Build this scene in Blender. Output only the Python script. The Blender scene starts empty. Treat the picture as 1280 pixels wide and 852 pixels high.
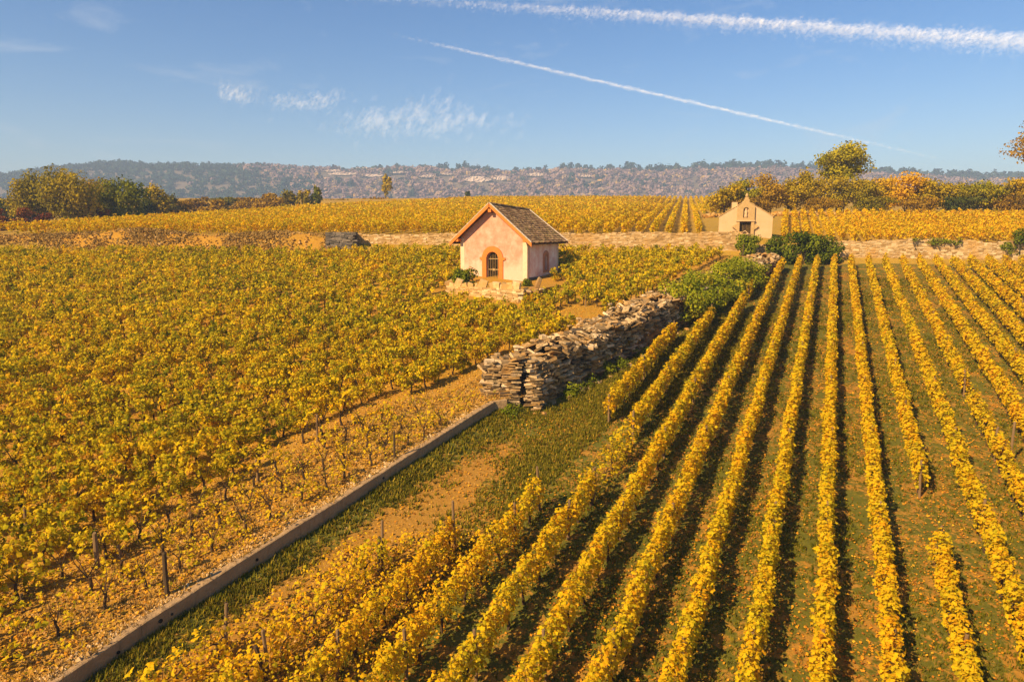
import bpy, bmesh, math, random
import numpy as np
from mathutils import Vector, Matrix, noise as mnoise

scene = bpy.context.scene
COL = scene.collection
R = math.radians
random.seed(7)
RNG = np.random.default_rng(11)

# ------------------------------------------------------------------ camera
CAMZ = 11.3
PITCH = math.atan((426 - 285) / 853.333)
FPX = 853.333
cd = bpy.data.cameras.new('camera')
cd.sensor_width = 36.0
cd.lens = 24.0
cd.clip_start = 0.1
cd.clip_end = 60000
cam = bpy.data.objects.new('camera', cd)
cam.location = (0, 0, CAMZ)
cam.rotation_euler = (math.pi / 2 - PITCH, 0, 0)
COL.objects.link(cam)
scene.camera = cam

# ------------------------------------------------------------------ sky and sun
SUN_EL = R(37)
SUN_AZ = math.atan2(-0.73, -0.68)          # direction the sun stands in (x, y)
SUN_DIR = Vector((math.sin(SUN_AZ) * math.cos(SUN_EL), math.cos(SUN_AZ) * math.cos(SUN_EL), math.sin(SUN_EL)))
world = bpy.data.worlds.new('World')
scene.world = world
world.use_nodes = True
wn = world.node_tree.nodes
wl = world.node_tree.links
wn.clear()
w_out = wn.new('ShaderNodeOutputWorld')
w_bg = wn.new('ShaderNodeBackground')
w_sky = wn.new('ShaderNodeTexSky')
w_sky.sky_type = 'NISHITA'
w_sky.sun_disc = False
w_sky.sun_elevation = SUN_EL
w_sky.sun_rotation = SUN_AZ
w_sky.altitude = 250
w_sky.air_density = 1.0
w_sky.dust_density = 0.45
w_sky.ozone_density = 2.2
w_bg.inputs['Strength'].default_value = 0.066
# thin cirrus veil, mapped on the direction of the sky
w_tc = wn.new('ShaderNodeTexCoord')
w_map = wn.new('ShaderNodeMapping')
w_map.inputs['Location'].default_value = (0, 0, 0)
w_map.inputs['Scale'].default_value = (4.5, 4.5, 15.0)
w_noise = wn.new('ShaderNodeTexNoise')
w_noise.inputs['Scale'].default_value = 1.6
w_noise.inputs['Detail'].default_value = 7
w_noise.inputs['Roughness'].default_value = 0.62
w_noise.inputs['Distortion'].default_value = 0.6
w_ramp = wn.new('ShaderNodeValToRGB')
w_ramp.color_ramp.elements[0].position = 0.57
w_ramp.color_ramp.elements[1].position = 0.82
w_ramp.color_ramp.elements[1].color = (0.34, 0.34, 0.34, 1)
w_mix = wn.new('ShaderNodeMix')
w_mix.data_type = 'RGBA'
w_mix.inputs['B'].default_value = (6.2, 6.3, 6.6, 1)
wl.new(w_tc.outputs['Generated'], w_map.inputs['Vector'])
wl.new(w_map.outputs['Vector'], w_noise.inputs['Vector'])
wl.new(w_noise.outputs['Fac'], w_ramp.inputs['Fac'])
wl.new(w_ramp.outputs['Color'], w_mix.inputs['Factor'])
w_hs = wn.new('ShaderNodeHueSaturation')
w_hs.inputs['Saturation'].default_value = 1.36
w_hs.inputs['Hue'].default_value = 0.506
wl.new(w_sky.outputs['Color'], w_hs.inputs['Color'])
wl.new(w_hs.outputs['Color'], w_mix.inputs['A'])
wl.new(w_mix.outputs['Result'], w_bg.inputs['Color'])
wl.new(w_bg.outputs['Background'], w_out.inputs['Surface'])

sd = bpy.data.lights.new('sun', 'SUN')
sd.energy = 5.0
sd.angle = R(0.5)
sd.color = (1.0, 0.74, 0.41)
sun = bpy.data.objects.new('sun', sd)
sun.rotation_euler = SUN_DIR.to_track_quat('Z', 'Y').to_euler()
sun.location = (-60, -40, 70)
COL.objects.link(sun)

scene.view_settings.view_transform = 'Standard'
scene.view_settings.look = 'None'
scene.view_settings.gamma = 1.0
scene.view_settings.exposure = 1.06
scene.view_settings.use_curve_mapping = False
scene.render.engine = 'CYCLES'
scene.cycles.use_denoising = True
scene.cycles.max_bounces = 6
scene.cycles.diffuse_bounces = 3
scene.cycles.glossy_bounces = 1
scene.cycles.transmission_bounces = 3
scene.cycles.volume_bounces = 0
scene.cycles.transparent_max_bounces = 64
scene.cycles.caustics_reflective = False
scene.cycles.caustics_refractive = False

# ------------------------------------------------------------------ helpers
def put(name, me, parent=None, mat=None):
    o = bpy.data.objects.new(name, me)
    COL.objects.link(o)
    if parent is not None:
        o.parent = parent
    if mat is not None and me is not None:
        me.materials.clear()
        for m in (mat if isinstance(mat, (list, tuple)) else [mat]):
            me.materials.append(m)
    return o

def tag(o, label=None, cat=None, group=None, kind=None):
    if label: o['label'] = label
    if cat: o['category'] = cat
    if group: o['group'] = group
    if kind: o['kind'] = kind
    return o

def thing(name, label, cat, loc=(0, 0, 0), rz=0.0, group=None):
    o = bpy.data.objects.new(name, None)
    o.empty_display_size = 0.2
    COL.objects.link(o)
    o.location = loc
    o.rotation_euler = (0, 0, rz)
    return tag(o, label, cat, group)

def mesh_np(name, V, F, tone=None, attrs=None, smooth=False, mi=None):
    V = np.ascontiguousarray(V, dtype=np.float32)
    F = np.ascontiguousarray(F, dtype=np.int32)
    me = bpy.data.meshes.new(name)
    k = F.shape[1]
    me.vertices.add(len(V)); me.vertices.foreach_set('co', V.ravel())
    me.loops.add(F.size); me.loops.foreach_set('vertex_index', F.ravel())
    me.polygons.add(len(F)); me.polygons.foreach_set('loop_start', np.arange(0, F.size, k, dtype=np.int32))
    if tone is not None:
        a = me.attributes.new('tone', 'FLOAT', 'FACE')
        a.data.foreach_set('value', np.ascontiguousarray(tone, dtype=np.float32))
    if mi is not None:
        me.polygons.foreach_set('material_index', np.ascontiguousarray(mi, dtype=np.int32))
    me.update(calc_edges=True)
    if attrs:
        for n, v in attrs.items():
            a = me.attributes.new(n, 'FLOAT', 'POINT')
            a.data.foreach_set('value', np.ascontiguousarray(v, dtype=np.float32))
    me.polygons.foreach_set('use_smooth', np.full(len(F), bool(smooth), dtype=bool))
    return me

class Soup:
    """collects triangle arrays (with a tone for each face)"""
    def __init__(self): self.V = []; self.F = []; self.T = []; self.n = 0
    def add(self, V, F, T):
        self.V.append(V); self.F.append(F + self.n); self.T.append(T); self.n += len(V)
    def mesh(self, name):
        return mesh_np(name, np.concatenate(self.V), np.concatenate(self.F), np.concatenate(self.T))

LEAF0 = np.array([(0, 0, 0.06), (0, -.30, 0), (.40, -.42, -.07), (.52, .06, -.08), (.26, .18, 0), (0, .58, -.10), (-.26, .18, 0), (-.52, .06, -.08), (-.40, -.42, -.07)])
LEAF0F = np.array([(0, i, i + 1 if i < 8 else 1) for i in range(1, 9)])
LEAF1 = np.array([(0, -.52, 0), (.46, 0, -.13), (0, .52, 0), (-.46, 0, -.13)])
LEAF1F = np.array([(0, 1, 2), (0, 2, 3)])

def leaves(P, N, size, tone, lod=1, rng=RNG, jit=0.45):
    n = len(P)
    N = N + rng.normal(0, jit, (n, 3))
    N /= np.linalg.norm(N, axis=1, keepdims=True) + 1e-9
    A = rng.normal(0, 1, (n, 3))
    U = np.cross(N, A); U /= np.linalg.norm(U, axis=1, keepdims=True) + 1e-9
    W = np.cross(N, U)
    T = LEAF0 if lod == 0 else LEAF1
    TF = LEAF0F if lod == 0 else LEAF1F
    s = np.broadcast_to(np.asarray(size, float), (n,))[:, None, None]
    V = P[:, None, :] + s * (T[None, :, 0:1] * U[:, None, :] + T[None, :, 1:2] * W[:, None, :] + T[None, :, 2:3] * N[:, None, :])
    k = len(T)
    F = TF[None] + (np.arange(n) * k)[:, None, None]
    return V.reshape(-1, 3), F.reshape(-1, 3), np.repeat(np.clip(tone, 0, 1), len(TF))

def wob(x, seed=0.0):
    """cheap smooth 1-d noise, about -1..1"""
    x = np.asarray(x, float)
    return (np.sin(x * 1.0 + seed * 1.7) * .5 + np.sin(x * 2.3 + seed * 3.1 + 1.3) * .3 + np.sin(x * 4.9 + seed * 5.3 + .4) * .2)

def wob2(x, y, s=0.0):
    return (np.sin(x * 1.0 + .7 * y + s) * .35 + np.sin(-.8 * x + 1.3 * y + 2.1 * s + 1) * .3 + np.sin(2.1 * x + 1.9 * y + s + 2) * .2 + np.sin(3.7 * x - 3.1 * y + s) * .15)

def sstep(a, b, x):
    t = np.clip((np.asarray(x, float) - a) / (b - a), 0, 1)
    return t * t * (3 - 2 * t)

def tube(pts, rad, sides=6, cap=True):
    pts = [np.array(p, float) for p in pts]
    V = []; F = []
    up = np.array([0.31, 0.17, 0.93])
    for i, p in enumerate(pts):
        d = pts[min(i + 1, len(pts) - 1)] - pts[max(i - 1, 0)]
        d /= np.linalg.norm(d) + 1e-9
        a = np.cross(d, up)
        if np.linalg.norm(a) < .1: a = np.cross(d, np.array([1., 0, 0]))
        a /= np.linalg.norm(a); b = np.cross(d, a)
        for k in range(sides):
            t = 2 * math.pi * k / sides
            V.append(p + rad[i] * (math.cos(t) * a + math.sin(t) * b))
    for i in range(len(pts) - 1):
        for k in range(sides):
            k2 = (k + 1) % sides
            q = (i * sides + k, i * sides + k2, (i + 1) * sides + k2, (i + 1) * sides + k)
            F += [(q[0], q[1], q[2]), (q[0], q[2], q[3])]
    if cap:
        b0 = (len(pts) - 1) * sides
        for k in range(1, sides - 1):
            F.append((b0, b0 + k, b0 + k + 1)); F.append((0, k + 1, k))
    return np.array(V), np.array(F)

def join_vf(parts):
    V = []; F = []; n = 0
    for v, f in parts:
        V.append(v); F.append(f + n); n += len(v)
    return np.concatenate(V), np.concatenate(F)

def box(x0, x1, y0, y1, z0, z1):
    V = np.array([(x, y, z) for x in (x0, x1) for y in (y0, y1) for z in (z0, z1)], float)
    Q = [(0, 1, 3, 2), (4, 6, 7, 5), (0, 4, 5, 1), (2, 3, 7, 6), (0, 2, 6, 4), (1, 5, 7, 3)]
    F = []
    for a, b, c, d in Q: F += [(a, b, c), (a, c, d)]
    return V, np.array(F)

def obb(c, ax, ay, az, hx, hy, hz):
    """oriented box from centre, three unit axes and half sizes"""
    V, F = box(-hx, hx, -hy, hy, -hz, hz)
    M = np.array([ax, ay, az], float)
    return V @ M + np.array(c, float), F

def vf_obj(name, vf, mat, parent=None, smooth=False):
    return put(name, mesh_np(name, vf[0], vf[1], smooth=smooth), parent, mat)

def bevel_obj(o, w=0.01, seg=1):
    m = o.modifiers.new('bevel', 'BEVEL'); m.width = w; m.segments = seg; m.limit_method = 'ANGLE'; m.angle_limit = R(40)
    return o

def slab_holes(outer, holes, thick, to3d):
    """flat slab of a polygon with holes; to3d maps (u, v, depth)"""
    bm = bmesh.new()
    es = []
    for loop in [outer] + holes:
        vs = [bm.verts.new((u, v, 0)) for u, v in loop]
        es += [bm.edges.new((vs[i], vs[(i + 1) % len(vs)])) for i in range(len(vs))]
    r = bmesh.ops.triangle_fill(bm, edges=es, use_beauty=True, use_dissolve=False)
    fs = list(bm.faces)
    ex = bmesh.ops.extrude_face_region(bm, geom=fs)
    for v in [g for g in ex['geom'] if isinstance(g, bmesh.types.BMVert)]: v.co.z += thick
    for v in bm.verts: v.co = Vector(to3d(v.co.x, v.co.y, v.co.z))
    bmesh.ops.recalc_face_normals(bm, faces=list(bm.faces))
    return bm

def bm_obj(name, bm, mat, parent=None):
    for f in bm.faces: f.smooth = False
    me = bpy.data.meshes.new(name); bm.to_mesh(me); bm.free()
    return put(name, me, parent, mat)

def arch(cx, w, z0, zs, n=10, rise=None):
    """outline of an arched opening, counter-clockwise"""
    r = w / 2; rise = r if rise is None else rise
    pts = [(cx - r, z0), (cx + r, z0)]
    for i in range(n + 1):
        t = math.pi * i / n
        pts.append((cx + r * math.cos(t), zs + rise * math.sin(t)))
    return pts

def ray(px, py):
    X = (px - 640) / FPX; Y = (py - 426) / FPX
    return np.array([X, math.cos(PITCH) - Y * math.sin(PITCH), -math.sin(PITCH) - Y * math.cos(PITCH)])

def at_depth(px, py, y):
    d = ray(px, py); return np.array([0, 0, CAMZ]) + d * (y / d[1])

# ------------------------------------------------------------------ materials
def nodes(name):
    m = bpy.data.materials.new(name); m.use_nodes = True
    nt = m.node_tree; nt.nodes.clear()
    out = nt.nodes.new('ShaderNodeOutputMaterial')
    return m, nt, out

def ramp_node(nt, stops):
    r = nt.nodes.new('ShaderNodeValToRGB')
    e = r.color_ramp.elements
    e[0].position, e[0].color = stops[0][0], (*stops[0][1], 1)
    e[1].position, e[1].color = stops[-1][0], (*stops[-1][1], 1)
    for p, c in stops[1:-1]:
        x = e.new(p); x.color = (*c, 1)
    return r

def noise_node(nt, scale, detail=4, rough=.6, coord='Object', dist=0.0, stretch=None):
    tc = nt.nodes.new('ShaderNodeTexCoord')
    n = nt.nodes.new('ShaderNodeTexNoise')
    n.inputs['Scale'].default_value = scale; n.inputs['Detail'].default_value = detail
    n.inputs['Roughness'].default_value = rough; n.inputs['Distortion'].default_value = dist
    if stretch:
        mp = nt.nodes.new('ShaderNodeMapping'); mp.inputs['Scale'].default_value = stretch
        nt.links.new(tc.outputs[coord], mp.inputs['Vector']); nt.links.new(mp.outputs['Vector'], n.inputs['Vector'])
    else:
        nt.links.new(tc.outputs[coord], n.inputs['Vector'])
    return n

def mixc(nt, fac, a, b, mode='MIX'):
    m = nt.nodes.new('ShaderNodeMix'); m.data_type = 'RGBA'; m.blend_type = mode
    for key, v in (('Factor', fac), ('A', a), ('B', b)):
        if isinstance(v, (int, float)): m.inputs[key].default_value = v
        elif isinstance(v, tuple): m.inputs[key].default_value = (*v, 1)
        else: nt.links.new(v, m.inputs[key])
    return m.outputs['Result']

def mathn(nt, op, a, b=0.0, clamp=False):
    m = nt.nodes.new('ShaderNodeMath'); m.operation = op; m.use_clamp = clamp
    for i, v in enumerate((a, b)):
        if isinstance(v, (int, float)): m.inputs[i].default_value = v
        else: nt.links.new(v, m.inputs[i])
    return m.outputs[0]

def attr(nt, name):
    a = nt.nodes.new('ShaderNodeAttribute'); a.attribute_name = name; return a.outputs['Fac']

def leaf_mat(name, stops, trans=0.35, spec=0.0):
    m, nt, out = nodes(name)
    r = ramp_node(nt, stops)
    nt.links.new(attr(nt, 'tone'), r.inputs['Fac'])
    d = nt.nodes.new('ShaderNodeBsdfDiffuse'); t = nt.nodes.new('ShaderNodeBsdfTranslucent')
    mx = nt.nodes.new('ShaderNodeMixShader'); mx.inputs[0].default_value = trans
    nt.links.new(r.outputs['Color'], d.inputs['Color'])
    nt.links.new(r.outputs['Color'], t.inputs['Color'])
    nt.links.new(d.outputs[0], mx.inputs[1]); nt.links.new(t.outputs[0], mx.inputs[2])
    last = mx.outputs[0]
    if spec:
        g = nt.nodes.new('ShaderNodeBsdfGlossy'); g.inputs['Roughness'].default_value = .45
        m2 = nt.nodes.new('ShaderNodeMixShader'); m2.inputs[0].default_value = spec
        nt.links.new(last, m2.inputs[1]); nt.links.new(g.outputs[0], m2.inputs[2]); last = m2.outputs[0]
    nt.links.new(last, out.inputs['Surface'])
    return m

def surf_mat(name, color_fn, rough=.9, bump=None):
    m, nt, out = nodes(name)
    b = nt.nodes.new('ShaderNodeBsdfPrincipled')
    b.inputs['Roughness'].default_value = rough
    b.inputs['Specular IOR Level'].default_value = .2
    c = color_fn(nt)
    if isinstance(c, tuple): b.inputs['Base Color'].default_value = (*c, 1)
    else: nt.links.new(c, b.inputs['Base Color'])
    if bump:
        sc, st, di = bump
        n = noise_node(nt, sc, 5, .65)
        bp = nt.nodes.new('ShaderNodeBump'); bp.inputs['Strength'].default_value = st; bp.inputs['Distance'].default_value = di
        nt.links.new(n.outputs['Fac'], bp.inputs['Height']); nt.links.new(bp.outputs['Normal'], b.inputs['Normal'])
    nt.links.new(b.outputs[0], out.inputs['Surface'])
    return m

VINE_STOPS = [(0, (.07, .10, .008)), (.2, (.24, .23, .012)), (.4, (.58, .44, .012)), (.6, (.76, .46, .010)), (.8, (.70, .31, .008)), (1, (.30, .10, .012))]
M_VINE = leaf_mat('vine_leaf', VINE_STOPS, .42)
M_FALLEN = leaf_mat('fallen_leaf', [(0, (.66, .38, .03)), (.5, (.60, .25, .015)), (1, (.30, .11, .018))], .15)
M_IVY = leaf_mat('ivy_leaf', [(0, (.03, .05, .006)), (.5, (.15, .175, .010)), (.85, (.32, .32, .012)), (1, (.40, .30, .02))], .25)
M_GRASS = leaf_mat('grass_blade', [(0, (.055, .065, .006)), (.5, (.15, .14, .010)), (1, (.42, .28, .03))], .3)
M_DRY = leaf_mat('dry_grass', [(0, (.16, .10, .03)), (.5, (.34, .20, .05)), (1, (.50, .34, .12))], .25)
M_TREE = {
    'olive': leaf_mat('olive_leaf', [(0, (.07, .07, .008)), (.5, (.22, .18, .010)), (1, (.44, .31, .012))], .3),
    'gold': leaf_mat('gold_leaf', [(0, (.20, .17, .010)), (.5, (.46, .32, .012)), (1, (.68, .40, .012))], .35),
    'green': leaf_mat('green_leaf', [(0, (.06, .08, .008)), (.5, (.20, .20, .010)), (1, (.42, .34, .012))], .3),
    'orange': leaf_mat('orange_leaf', [(0, (.26, .14, .010)), (.5, (.48, .27, .010)), (1, (.68, .39, .012))], .35),
    'brown': leaf_mat('brown_leaf', [(0, (.12, .07, .012)), (.5, (.28, .16, .014)), (1, (.44, .27, .02))], .3),
    'red': leaf_mat('red_leaf', [(0, (.07, .018, .010)), (.5, (.16, .04, .015)), (1, (.28, .10, .02))], .3),
    'dark': leaf_mat('dark_leaf', [(0, (.02, .035, .012)), (.5, (.05, .07, .018)), (1, (.11, .11, .02))], .2),
}
M_WOOD_MAUVE = leaf_mat('bare_wood', [(0, (.12, .085, .10)), (.35, (.28, .185, .18)), (.65, (.40, .265, .22)), (.85, (.44, .31, .11)), (1, (.52, .31, .08))], .25)
M_CONIFER = leaf_mat('conifer_needles', [(0, (.012, .030, .030)), (.6, (.03, .058, .045)), (1, (.07, .095, .05))], .1)
def contrail_mat():
    m, nt, out = nodes('ice_crystals')
    d = nt.nodes.new('ShaderNodeBsdfDiffuse'); d.inputs['Color'].default_value = (.95, .95, .96, 1)
    t = nt.nodes.new('ShaderNodeBsdfTransparent')
    mx = nt.nodes.new('ShaderNodeMixShader'); mx.inputs[0].default_value = .028
    nt.links.new(t.outputs[0], mx.inputs[1]); nt.links.new(d.outputs[0], mx.inputs[2]); nt.links.new(mx.outputs[0], out.inputs['Surface'])
    return m
M_CONTRAIL = contrail_mat()

def stone_mat(name, stops, dark=.35, lichen=(.13, .11, .085), warm=(.50, .27, .07), scale=3.0, wf=.5):
    def c(nt):
        oi = nt.nodes.new('ShaderNodeObjectInfo'); g = nt.nodes.new('ShaderNodeNewGeometry')
        v = mathn(nt, 'FRACT', mathn(nt, 'ADD', oi.outputs['Random'], g.outputs['Random Per Island']))
        r = ramp_node(nt, stops); nt.links.new(v, r.inputs['Fac'])
        n = noise_node(nt, scale, 6, .7)
        rr = ramp_node(nt, [(.50, (0, 0, 0)), (.66, (1, 1, 1))]); nt.links.new(n.outputs['Fac'], rr.inputs['Fac'])
        a = mixc(nt, mathn(nt, 'MULTIPLY', rr.outputs['Color'], dark), r.outputs['Color'], lichen)
        n2 = noise_node(nt, scale * .35, 3, .6)
        r2 = ramp_node(nt, [(.48, (0, 0, 0)), (.7, (1, 1, 1))]); nt.links.new(n2.outputs['Fac'], r2.inputs['Fac'])
        return mixc(nt, mathn(nt, 'MULTIPLY', r2.outputs['Color'], wf), a, warm)
    return surf_mat(name, c, .95, (14, .6, .02))

M_STONE = stone_mat('dry_stone', [(0, (.09, .06, .03)), (.35, (.24, .155, .07)), (.7, (.42, .285, .135)), (1, (.64, .47, .28))], .8, (.05, .038, .016), (.52, .26, .05), 2.2, .75)
M_STONE_PALE = stone_mat('pale_limestone', [(0, (.30, .175, .06)), (.35, (.44, .28, .11)), (.75, (.54, .36, .16)), (1, (.66, .49, .27))], .55, (.22, .135, .05), (.54, .28, .055), 1.6)
M_STONE_DARK = stone_mat('dark_lichen_stone', [(0, (.07, .06, .05)), (.5, (.12, .10, .08)), (1, (.20, .16, .12))], .5, (.04, .038, .035), (.12, .09, .06), 2.0)
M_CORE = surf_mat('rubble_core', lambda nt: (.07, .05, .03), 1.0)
M_PEBBLE = stone_mat('gravel_stone', [(0, (.27, .125, .020)), (.6, (.38, .20, .038)), (1, (.54, .34, .13))], .3, (.24, .115, .025), (.5, .25, .05), 3)

def c_lower(nt):
    n = noise_node(nt, .9, 7, .72, dist=.8)
    n2 = noise_node(nt, 6.0, 5, .7)
    n5 = noise_node(nt, 26, 5, .8)
    soil = mixc(nt, n2.outputs['Fac'], (.19, .09, .011), (.48, .255, .034))
    soil = mixc(nt, mathn(nt, 'MULTIPLY', n5.outputs['Fac'], .55), soil, (.22, .10, .016))
    grass = mixc(nt, n2.outputs['Fac'], (.042, .047, .006), (.165, .15, .014))
    f = mathn(nt, 'ADD', mathn(nt, 'MULTIPLY', mathn(nt, 'SUBTRACT', n.outputs['Fac'], .5), 2.4), attr(nt, 'bare'))
    f = mathn(nt, 'ADD', f, mathn(nt, 'MULTIPLY', mathn(nt, 'SUBTRACT', n2.outputs['Fac'], .5), 1.6))
    r = ramp_node(nt, [(.42, (0, 0, 0)), (.66, (1, 1, 1))]); nt.links.new(f, r.inputs['Fac'])
    return mixc(nt, r.outputs['Color'], grass, soil)
M_LOWER = surf_mat('track_and_vineyard_soil', c_lower, 1.0, (9, .8, .05))

def c_terrace(nt):
    n = noise_node(nt, .35, 5, .6); n2 = noise_node(nt, 9.0, 6, .75)
    a = mixc(nt, n2.outputs['Fac'], (.22, .10, .009), (.52, .275, .030))
    b = mixc(nt, n2.outputs['Fac'], (.20, .115, .010), (.52, .30, .03))
    r = ramp_node(nt, [(.45, (0, 0, 0)), (.6, (1, 1, 1))]); nt.links.new(n.outputs['Fac'], r.inputs['Fac'])
    return mixc(nt, mathn(nt, 'MULTIPLY', r.outputs['Color'], .6), a, b)
M_TERRACE = surf_mat('stony_terrace_soil', c_terrace, 1.0, (16, .9, .05))

def c_upper(nt):
    n = noise_node(nt, .12, 6, .65); n2 = noise_node(nt, 2.5, 5, .7)
    a = mixc(nt, n2.outputs['Fac'], (.20, .12, .015), (.46, .28, .035))
    b = mixc(nt, n2.outputs['Fac'], (.19, .12, .014), (.42, .25, .032))
    r = ramp_node(nt, [(.45, (0, 0, 0)), (.6, (1, 1, 1))]); nt.links.new(n.outputs['Fac'], r.inputs['Fac'])
    return mixc(nt, r.outputs['Color'], a, b)
M_UPPER = surf_mat('upper_field_soil', c_upper, 1.0, (3, .7, .1))
M_HILL = surf_mat('hill_floor', lambda nt: mixc(nt, noise_node(nt, .02, 5).outputs['Fac'], (.09, .07, .055), (.20, .15, .10)), 1.0)

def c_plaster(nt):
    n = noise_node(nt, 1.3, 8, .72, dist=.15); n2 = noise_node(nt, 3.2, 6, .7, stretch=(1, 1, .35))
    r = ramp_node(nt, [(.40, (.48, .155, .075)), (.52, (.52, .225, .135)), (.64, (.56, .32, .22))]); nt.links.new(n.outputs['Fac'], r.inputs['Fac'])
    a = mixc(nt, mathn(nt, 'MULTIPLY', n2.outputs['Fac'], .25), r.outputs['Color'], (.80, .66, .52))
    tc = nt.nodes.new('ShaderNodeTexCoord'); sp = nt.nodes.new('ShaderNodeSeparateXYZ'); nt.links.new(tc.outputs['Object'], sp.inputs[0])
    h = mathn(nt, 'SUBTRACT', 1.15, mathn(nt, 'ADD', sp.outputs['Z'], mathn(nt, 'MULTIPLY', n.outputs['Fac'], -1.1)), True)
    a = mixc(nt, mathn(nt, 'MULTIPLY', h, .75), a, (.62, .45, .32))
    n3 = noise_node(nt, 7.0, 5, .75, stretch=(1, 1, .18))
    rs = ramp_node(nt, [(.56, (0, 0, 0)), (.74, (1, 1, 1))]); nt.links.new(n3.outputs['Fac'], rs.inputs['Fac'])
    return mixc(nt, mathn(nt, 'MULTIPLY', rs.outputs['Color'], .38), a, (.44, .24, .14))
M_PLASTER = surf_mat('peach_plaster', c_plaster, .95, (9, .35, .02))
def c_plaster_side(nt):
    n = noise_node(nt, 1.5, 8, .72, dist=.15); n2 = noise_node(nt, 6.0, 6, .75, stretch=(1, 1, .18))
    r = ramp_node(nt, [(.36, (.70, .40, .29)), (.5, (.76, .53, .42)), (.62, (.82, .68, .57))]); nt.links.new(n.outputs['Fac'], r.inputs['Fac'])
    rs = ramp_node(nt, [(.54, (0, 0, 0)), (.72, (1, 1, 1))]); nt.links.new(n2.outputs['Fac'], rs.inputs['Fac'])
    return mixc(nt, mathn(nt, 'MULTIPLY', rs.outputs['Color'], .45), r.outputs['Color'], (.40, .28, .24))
M_PLASTER_SIDE = surf_mat('pink_shade_lift_plaster', c_plaster_side, .95, (9, .35, .02))  # paler, pinker copy for the shaded walls; lifted shade put into the colour
M_QUOIN = surf_mat('pale_plaster', lambda nt: mixc(nt, noise_node(nt, 3, 6, .7).outputs['Fac'], (.52, .34, .18), (.72, .56, .39)), .95, (10, .3, .02))
M_OCHRE = surf_mat('orange_ochre_paint', lambda nt: mixc(nt, noise_node(nt, 4, 6, .7).outputs['Fac'], (.44, .13, .018), (.60, .21, .04)), .85, (20, .2, .01))
M_OCHRE_PALE = surf_mat('faded_ochre_paint', lambda nt: mixc(nt, noise_node(nt, 4, 6, .7).outputs['Fac'], (.38, .15, .07), (.52, .24, .13)), .9, (20, .2, .01))
M_DARKWOOD = surf_mat('dark_eave_wood', lambda nt: mixc(nt, noise_node(nt, 5, 5, .7, stretch=(1, 1, 6)).outputs['Fac'], (.05, .028, .014), (.13, .075, .04)), .9)
M_IRON = surf_mat('ochre_iron_bar', lambda nt: mixc(nt, noise_node(nt, 12, 4).outputs['Fac'], (.22, .13, .05), (.48, .32, .12)), .6)
M_SHADE = surf_mat('painted_shade', lambda nt: (.02, .016, .012), 1.0)  # near-black, the shade of rooms and holes put into the colour
M_SHUTTER = surf_mat('brown_shutter', lambda nt: (.20, .10, .055), .8)
M_MORTAR = surf_mat('pale_mortar', lambda nt: mixc(nt, noise_node(nt, 6, 5).outputs['Fac'], (.42, .34, .26), (.68, .58, .46)), .95)
def c_tile(nt):
    g = nt.nodes.new('ShaderNodeNewGeometry')
    r = ramp_node(nt, [(0, (.12, .062, .026)), (.35, (.21, .12, .052)), (.7, (.30, .175, .080)), (1, (.42, .27, .13))])
    nt.links.new(g.outputs['Random Per Island'], r.inputs['Fac'])
    n = noise_node(nt, 1.3, 6, .75)
    rr = ramp_node(nt, [(.5, (0, 0, 0)), (.66, (1, 1, 1))]); nt.links.new(n.outputs['Fac'], rr.inputs['Fac'])
    return mixc(nt, mathn(nt, 'MULTIPLY', rr.outputs['Color'], .65), r.outputs['Color'], (.20, .16, .03))
M_TILE = surf_mat('mossy_brown_tile', c_tile, .9, (25, .4, .01))
def c_concrete(nt):
    n = noise_node(nt, 2.2, 9, .78); n2 = noise_node(nt, 22, 5, .75); n3 = noise_node(nt, 5, 5, .7, stretch=(1, 1, .15))
    a = mixc(nt, n.outputs['Fac'], (.14, .08, .034), (.54, .36, .18))
    a = mixc(nt, mathn(nt, 'MULTIPLY', n2.outputs['Fac'], .35), a, (.26, .155, .07))
    rs = ramp_node(nt, [(.55, (0, 0, 0)), (.72, (1, 1, 1))]); nt.links.new(n3.outputs['Fac'], rs.inputs['Fac'])
    return mixc(nt, mathn(nt, 'MULTIPLY', rs.outputs['Color'], .45), a, (.09, .065, .04))
M_CONCRETE = surf_mat('weathered_concrete', c_concrete, .95, (9, .9, .05))
M_POST = surf_mat('weathered_stake', lambda nt: mixc(nt, noise_node(nt, 6, 5, .7, stretch=(1, 1, .2)).outputs['Fac'], (.09, .05, .022), (.30, .19, .09)), .95)
M_POST_DARK = surf_mat('dark_stake', lambda nt: mixc(nt, noise_node(nt, 6, 5, .7, stretch=(1, 1, .2)).outputs['Fac'], (.035, .022, .012), (.12, .075, .035)), .95)
M_VTRUNK = surf_mat('vine_bark', lambda nt: mixc(nt, noise_node(nt, 10, 5, .7).outputs['Fac'], (.03, .018, .009), (.10, .06, .03)), 1.0)
M_BARK = surf_mat('tree_bark', lambda nt: mixc(nt, noise_node(nt, 3, 5, .7).outputs['Fac'], (.05, .035, .02), (.14, .10, .06)), 1.0)
M_CLIFF = surf_mat('cliff_limestone', lambda nt: mixc(nt, noise_node(nt, .12, 6, .7).outputs['Fac'], (.34, .25, .19), (.60, .47, .37)), 1.0)
M_STATUE = surf_mat('carved_limestone', lambda nt: mixc(nt, noise_node(nt, 4, 6, .7).outputs['Fac'], (.30, .175, .06), (.52, .35, .15)), .95, (10, .5, .02))
M_RENDER = surf_mat('pale_chapel_render', lambda nt: mixc(nt, noise_node(nt, 1.2, 6, .7).outputs['Fac'], (.42, .26, .12), (.58, .41, .23)), .95, (8, .3, .02))

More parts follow.
